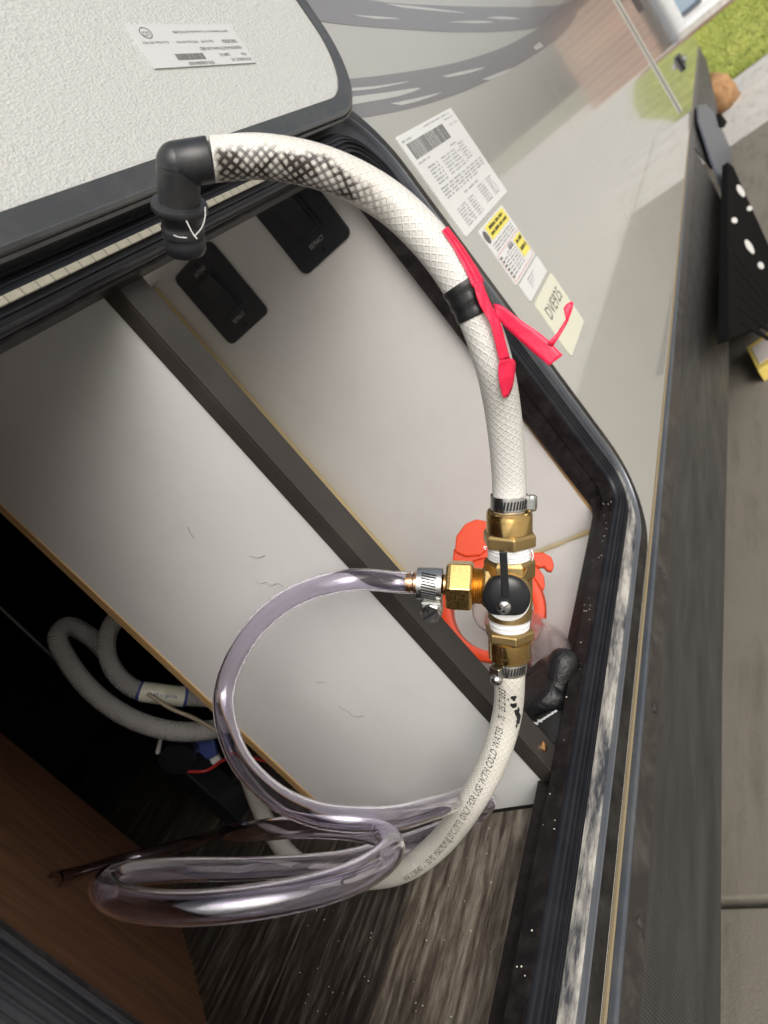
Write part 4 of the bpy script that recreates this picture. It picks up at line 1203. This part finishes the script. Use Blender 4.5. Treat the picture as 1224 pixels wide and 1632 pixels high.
# the dome is cut flat below the screw
for i, v in enumerate(hdl.v):
    d_ = np.dot(np.array(v) - hcen, ax)
    if d_ < -27 * sv:
        hdl.v[i] = tuple(np.array(v) + ax * (-27 * sv - d_))
HDL = hdl.build('handle', M['black'], HA, smooth=True, auto=50)
fb = hcen + lf * 1 * sv
fin = MB()
def fp(t, w, n_):
    return fb + ax * t * q_ + lf * w * sv + nn * n_ * sv
fin.add([fp(4, -6, 52), fp(4, 6, 52), fp(80, 9, 60), fp(80, -3, 60), fp(9, -5, 66), fp(9, 5, 66), fp(80, 8.5, 71), fp(80, -2.5, 71)],
        [(0, 1, 2, 3), (4, 7, 6, 5), (0, 4, 5, 1), (1, 5, 6, 2), (2, 6, 7, 3), (3, 7, 4, 0)])
fin.build('lever', M['black'], HDL, bevel=.0007)
sc_ = hcen - ax * 10 * q_ + lf * 3 * sv
MB().lathe([(13.5 * sv, 44 * sv), (13.5 * sv, 55 * sv), (12.5 * sv, 56 * sv), (11 * sv, 55.5 * sv)], sc_, nn, ref=ax, seg=28).build('screw_seat', M['black'], HDL, smooth=True, auto=40)
ss = MB().lathe([(10.6 * sv, 50 * sv), (10.6 * sv, 57.5 * sv), (8.5 * sv, 60 * sv), (0.01 * sv, 60.8 * sv)], sc_, nn, ref=ax, seg=28).build('handle_screw', M['steel'], HDL, smooth=True, auto=45)
cr = MB(); d45 = unit(ax + lf); d46 = unit(ax - lf)
cr.obox(sc_ + nn * 60.3 * sv, (d45, d46, nn), (7 * sv, 1.3 * sv, .7 * sv)); cr.obox(sc_ + nn * 60.3 * sv, (d46, d45, nn), (7 * sv, 1.3 * sv, .7 * sv))
cr.build('cross_slot', M['print_dark'], ss)

# ---- clear vinyl tube, two loose coils
def BD(px, py):
    # just clear of the bulkhead
    d = np.dot(on_bulk(px, py) - CAM, ROT[2])
    return W(px, py, D=min(d - .011, .95))
ct = [bo2 + br * 116 * sv, bo2 + br * 150 * sv, bo2 + br * 185 * sv, W(560, 924, D=.538), H(465, 952, .46), H(395, 1015, .47), H(357, 1105, .478), H(372, 1190, .455), H(425, 1258, .425), H(505, 1298, .40), H(600, 1306, .40),
      H(690, 1288, .46), H(745, 1272, .545), W(776, 1280, D=.690), W(752, 1303, D=.708), W(690, 1328, D=.712), W(620, 1352, D=.655), H(540, 1373, .505), H(400, 1384, .465), H(280, 1386, .43), H(190, 1396, .375), H(166, 1418, .338), H(205, 1440, .318), H(300, 1447, .308),
      H(450, 1430, .31), H(560, 1400, .325), H(620, 1360, .36), H(612, 1332, .40), H(560, 1320, .435), H(480, 1318, .465), H(400, 1325, .505), BD(300, 1345), BD(200, 1370), BD(88, 1402)]
RT = .0087
cp = Path(ct, .003)
CT = tube_obj('clear_tube', cp, RT, M['clear'], HA, seg=28, inner=RT * .79)
# ---- black band fittings where the lower hose meets the pump line
ua = lw.near(492, 1393)
tube_obj('black_coupling', lw, RH * 1.22, M['black'], HA, seg=24, u0=ua - .018, u1=ua + .018)
ub = lw.near(565, 1395)
tube_obj('black_coupling', lw, RH * 1.10, M['black'], HA, seg=24, u0=ub - .004, u1=ub + .005)
p_, t_, r_, b_ = lw.frame(ub - .012)
MB().obox(p_ + V(0, 0, .014), (t_, unit(np.cross(t_, V(0, 0, 1))), V(0, 0, 1)), (.010, .0035, .004)).build('clip_tab', M['black'], HA, bevel=.001)

# ================================================================== orange sewer fitting in the far bay
def place_ring():
    for D_ in np.linspace(.60, .95, 140):
        c = W(785, 972, D=D_); r = 84 * D_ / F_PX; n_ = unit(unit(CAM - c) + V(0, 0, .10))
        low = c[2] - r * math.sqrt(max(0, 1 - n_[2] ** 2)) - .010
        if low <= .6565:
            return c, r, n_, D_
    return c, r, n_, D_
rc, rrad, rn, rD = place_ring()
px2 = rD / F_PX
OR = thing('sewer_hose_fitting', 'bright orange bayonet ring of a sewer hose in the far bay', 'fitting', (rc[0], rc[1], .6555))
upi = -ROT[1]; upi = unit(upi - np.dot(upi, rn) * rn); rti = np.cross(upi, rn); rti = rti if np.dot(rti, ROT[0]) > 0 else -rti
MB().lathe([(rrad * .77, .012), (rrad * .86, .0135), (rrad * .96, .012), (rrad, .006), (rrad, -.012), (rrad * .93, -.016), (rrad * .93, -.030), (rrad * .77, -.030)], rc, rn, ref=upi, seg=64, closed=True).build('ring', M['orange'], OR, smooth=True, auto=40)
def rp(dx, dy, n_=0):
    return rc + rti * dx * px2 - upi * dy * px2 + rn * n_
def hook(name, poly, n0, th):
    MB().prism([rp(x, y, n0) for x, y in poly], rn, th).build(name, M['orange'], OR, bevel=.0025, bseg=3)
hook('bayonet_lug', [(-62, -92), (-60, -118), (-46, -138), (-28, -146), (-8, -142), (-6, -100), (-20, -86), (-45, -84)], -.016, .022)
hook('bayonet_lug', [(-66, -76), (-64, -98), (-20, -96), (10, -98), (10, -78), (-30, -74)], -.012, .014)
hook('bayonet_lug', [(60, -92), (78, -94), (92, -86), (96, -72), (92, -62), (84, -64), (80, -70), (72, -68), (62, -74), (50, -80)], -.014, .016)
hook('bayonet_lug', [(58, -74), (70, -70), (80, -56), (82, -40), (76, -26), (66, -40), (58, -58)], -.014, .016)
# clear elbow behind the ring, curving down to the sill side
ce = Path([rp(0, 0, -.016), rp(6, 0, -.03), W(838, 1010, Z=.690), W(872, 1040, Z=.688), W(884, 1075, Z=.686)], .004, ref=upi)
zmin = ce.p[:, 2].min()
CE = tube_obj('clear_elbow', ce, .029, M['clear_smoke'], OR, seg=40, inner=.027)
for v in CE.data.vertices:                      # the elbow rests on the bay floor and stays inside the bay
    v.co.z = max(v.co.z, .6562)

# ================================================================== black work glove on the bay floor
GL = thing('work_glove', 'black rubber coated work glove crumpled beside the orange fitting', 'glove', tuple(W(868, 1120, Z=.657)))
def skin(name, nodes, edges, matl, parent, sub=2):
    me = bpy.data.meshes.new(name); me.from_pydata([tuple(n[0]) for n in nodes], edges, [])
    o = bpy.data.objects.new(name, me); COL.objects.link(o)
    o.modifiers.new('skin', 'SKIN')
    for i, n in enumerate(nodes):
        me.skin_vertices[0].data[i].radius = (n[1], n[2] if len(n) > 2 else n[1])
    me.skin_vertices[0].data[0].use_root = True
    sb_ = o.modifiers.new('sub', 'SUBSURF'); sb_.levels = sub; sb_.render_levels = sub
    dg = bpy.context.evaluated_depsgraph_get(); m2 = bpy.data.meshes.new_from_object(o.evaluated_get(dg))
    bpy.data.objects.remove(o); m2.name = name
    m2.polygons.foreach_set('use_smooth', [True] * len(m2.polygons))
    return finish(name, m2, matl, parent)
def gz(px, py, z):
    return W(px, py, Z=z)
nodes = [(gz(866, 1112, .690), .030, .026), (gz(858, 1082, .690), .030, .024), (gz(874, 1150, .686), .029, .024),
         (gz(842, 1058, .694), .015), (gz(826, 1042, .692), .013), (gz(812, 1032, .686), .010),
         (gz(832, 1078, .686), .014), (gz(816, 1068, .682), .012), (gz(802, 1062, .676), .010),
         (gz(834, 1102, .678), .013), (gz(818, 1098, .674), .011),
         (gz(888, 1088, .698), .0175), (gz(897, 1058, .712), .0185), (gz(905, 1032, .720), .0135)]
skin('hand', nodes, [(0, 1), (0, 2), (1, 3), (3, 4), (4, 5), (1, 6), (6, 7), (7, 8), (0, 9), (9, 10), (0, 11), (11, 12), (12, 13)], M['glove'], GL)
skin('cuff', [(gz(873, 1148, .686), .030, .025), (gz(884, 1180, .684), .031, .024), (gz(896, 1215, .682), .033, .024)], [(0, 1), (1, 2)], M['glove_knit'], GL)
st_ = MB()
P_ = [gz(846 + i * 3.2, 1158 - i * 2.0, .7115 - abs(i - 5.5) * .0007) for i in range(14)]
for i in range(13):
    m0 = (P_[i] + P_[i + 1]) / 2; d_ = unit(P_[i + 1] - P_[i] + V(0, .004 * (-1) ** i, 0))
    st_.obox(m0, (d_, unit(np.cross(d_, V(0, 0, 1))), V(0, 0, 1)), (.0020, .0007, .0005))
st_.build('stitching', M['white_thread'], GL)

# ================================================================== in the dark behind the partition
GH = thing('grey_ribbed_hose', 'pair of grey ribbed drain hoses looped in the dark corner', 'hose', tuple(W(220, 1150, D=1.0)))
def deep(pts, name, r, matl, parent, D0=1.0):
    P_ = Path([W(x, y, D=d if d else D0) for x, y, d in pts], .004)
    return P_, tube_obj(name, P_, r, matl, parent, seg=20)
g1, _ = deep([(175, 1045, 1.04), (140, 1012, 1.02), (108, 998, 1.0), (92, 1015, .98), (105, 1048, .97), (150, 1105, .96), (215, 1148, .96), (285, 1166, .97), (350, 1160, 1.0), (400, 1140, 1.04)], 'hose_length', .0135, M['grey_hose'], GH)
g2, _ = deep([(196, 975, 1.02), (176, 1000, 1.0), (170, 1035, .99), (184, 1072, .985), (215, 1098, .985), (255, 1106, .99), (320, 1112, 1.01), (390, 1112, 1.04)], 'hose_length', .0130, M['grey_hose'], GH)
ua, ub = g2.near(222, 1100), g2.near(298, 1110)
LB = tube_obj('paper_label', g2, .0142, M['sticker_cream'], GH, seg=24, u0=ua, u1=ub)
M['blue_print'] = mat('blue_print', (.03, .05, .20), .5)
tube_obj('blue_ring', g2, .0145, M['blue_print'], LB, seg=24, u0=ua, u1=ua + .005)
tube_obj('blue_ring', g2, .0145, M['blue_print'], LB, seg=24, u0=ub - .005, u1=ub)
vs, fs = glyphs('utopia'); lo, hi = vs.min(0), vs.max(0); out = []
for x, y in vs:
    f = (x - lo[0]) / (hi[0] - lo[0]); out.append(g2.at(ua + .018 + (ub - ua - .032) * f, .35 - (y - .3) * .55, .0146))
obj('lettering', out, fs, M['blue_print'], LB)
PM = thing('water_pump', 'small black pump motor in a white bracket on the dark floor', 'pump', tuple(W(290, 1200, Z=FZ)))
pc_ = W(285, 1198, D=1.02)
MB().lathe([(.010, -.02), (.026, -.018), (.027, .05), (.024, .055), (.008, .056)], pc_, unit(V(.8, .5, .1)), seg=28).build('motor', M['black'], PM, smooth=True, auto=40)
MB().prism([W(x, y, D=1.045) for x, y in ((258, 1160), (330, 1158), (340, 1190), (352, 1215), (320, 1228), (312, 1205), (298, 1180), (270, 1180), (250, 1205), (246, 1200))], ROT[2], .012).build('bracket', M['sticker'], PM, bevel=.003)
MB().prism([W(x, y, D=1.03) for x, y in ((312, 1182), (340, 1178), (346, 1205), (330, 1212), (316, 1198))], ROT[2], .012).build('blue_cap', M['blue_print'], PM, bevel=.003)
pz = W(285, 1215, D=1.02)
boxp('foot', pz[0] - .01, pz[0] + .03, pz[1] - .01, pz[1] + .03, FZ, max(pz[2] - .015, FZ + .01), M['black'], PM, bevel=.002)
RW = Path([W(300, 1230, D=1.0), W(330, 1228, D=1.0), W(355, 1212, D=1.02), W(385, 1205, D=1.04), W(430, 1215, D=1.06)], .004)
tag(tube_obj('red_wire', RW, .0022, M['red_wire'], None, seg=8), 'thin red wire curving behind the clear tube', 'wire')
BWp = Path([W(235, 1105, D=.95), W(270, 1128, D=.95), (W(310, 1145, D=.96)), W(352, 1168, D=.97)], .004)
tag(tube_obj('brown_cable', BWp, .0026, M['wire_tan'], None, seg=8), 'dark tan cable running between the two grey hoses', 'cable')
bp0, bp1 = W(-30, 940, D=1.15), W(125, 1085, D=1.2)
tag(tube_obj('plastic_pipe', Path([bp0, (bp0 + bp1) / 2, bp1], .01), .011, M['black'], None, seg=16), 'dark plastic pipe at the far left behind the grey hoses', 'pipe')
# grit scattered on the sill and the plank floor
gt = MB()
for k in range(110):
    x = random.uniform(.05, .39); y = .04 + .30 * random.random(); s_ = random.uniform(.0003, .0008)
    gt.lathe([(s_ * .6, 0), (s_, s_ * .6), (s_ * .5, s_ * 1.2)], (x, y, FZ), (0, 0, 1), seg=5)
for k in range(34):
    x = random.uniform(.2, .84); n_ = random.uniform(-.003, .001); s_ = random.uniform(.0003, .0009)
    gt.lathe([(s_ * .6, 0), (s_, s_ * .6), (s_ * .5, s_ * 1.2)], (x, random.uniform(-.003, .011), .7035), (0, 0, 1), seg=5)
go = gt.build('grit', M['sticker_cream'], None); go['kind'] = 'stuff'; go['label'] = 'pale grit scattered over the hatch sill and plank floor'; go['category'] = 'grit'
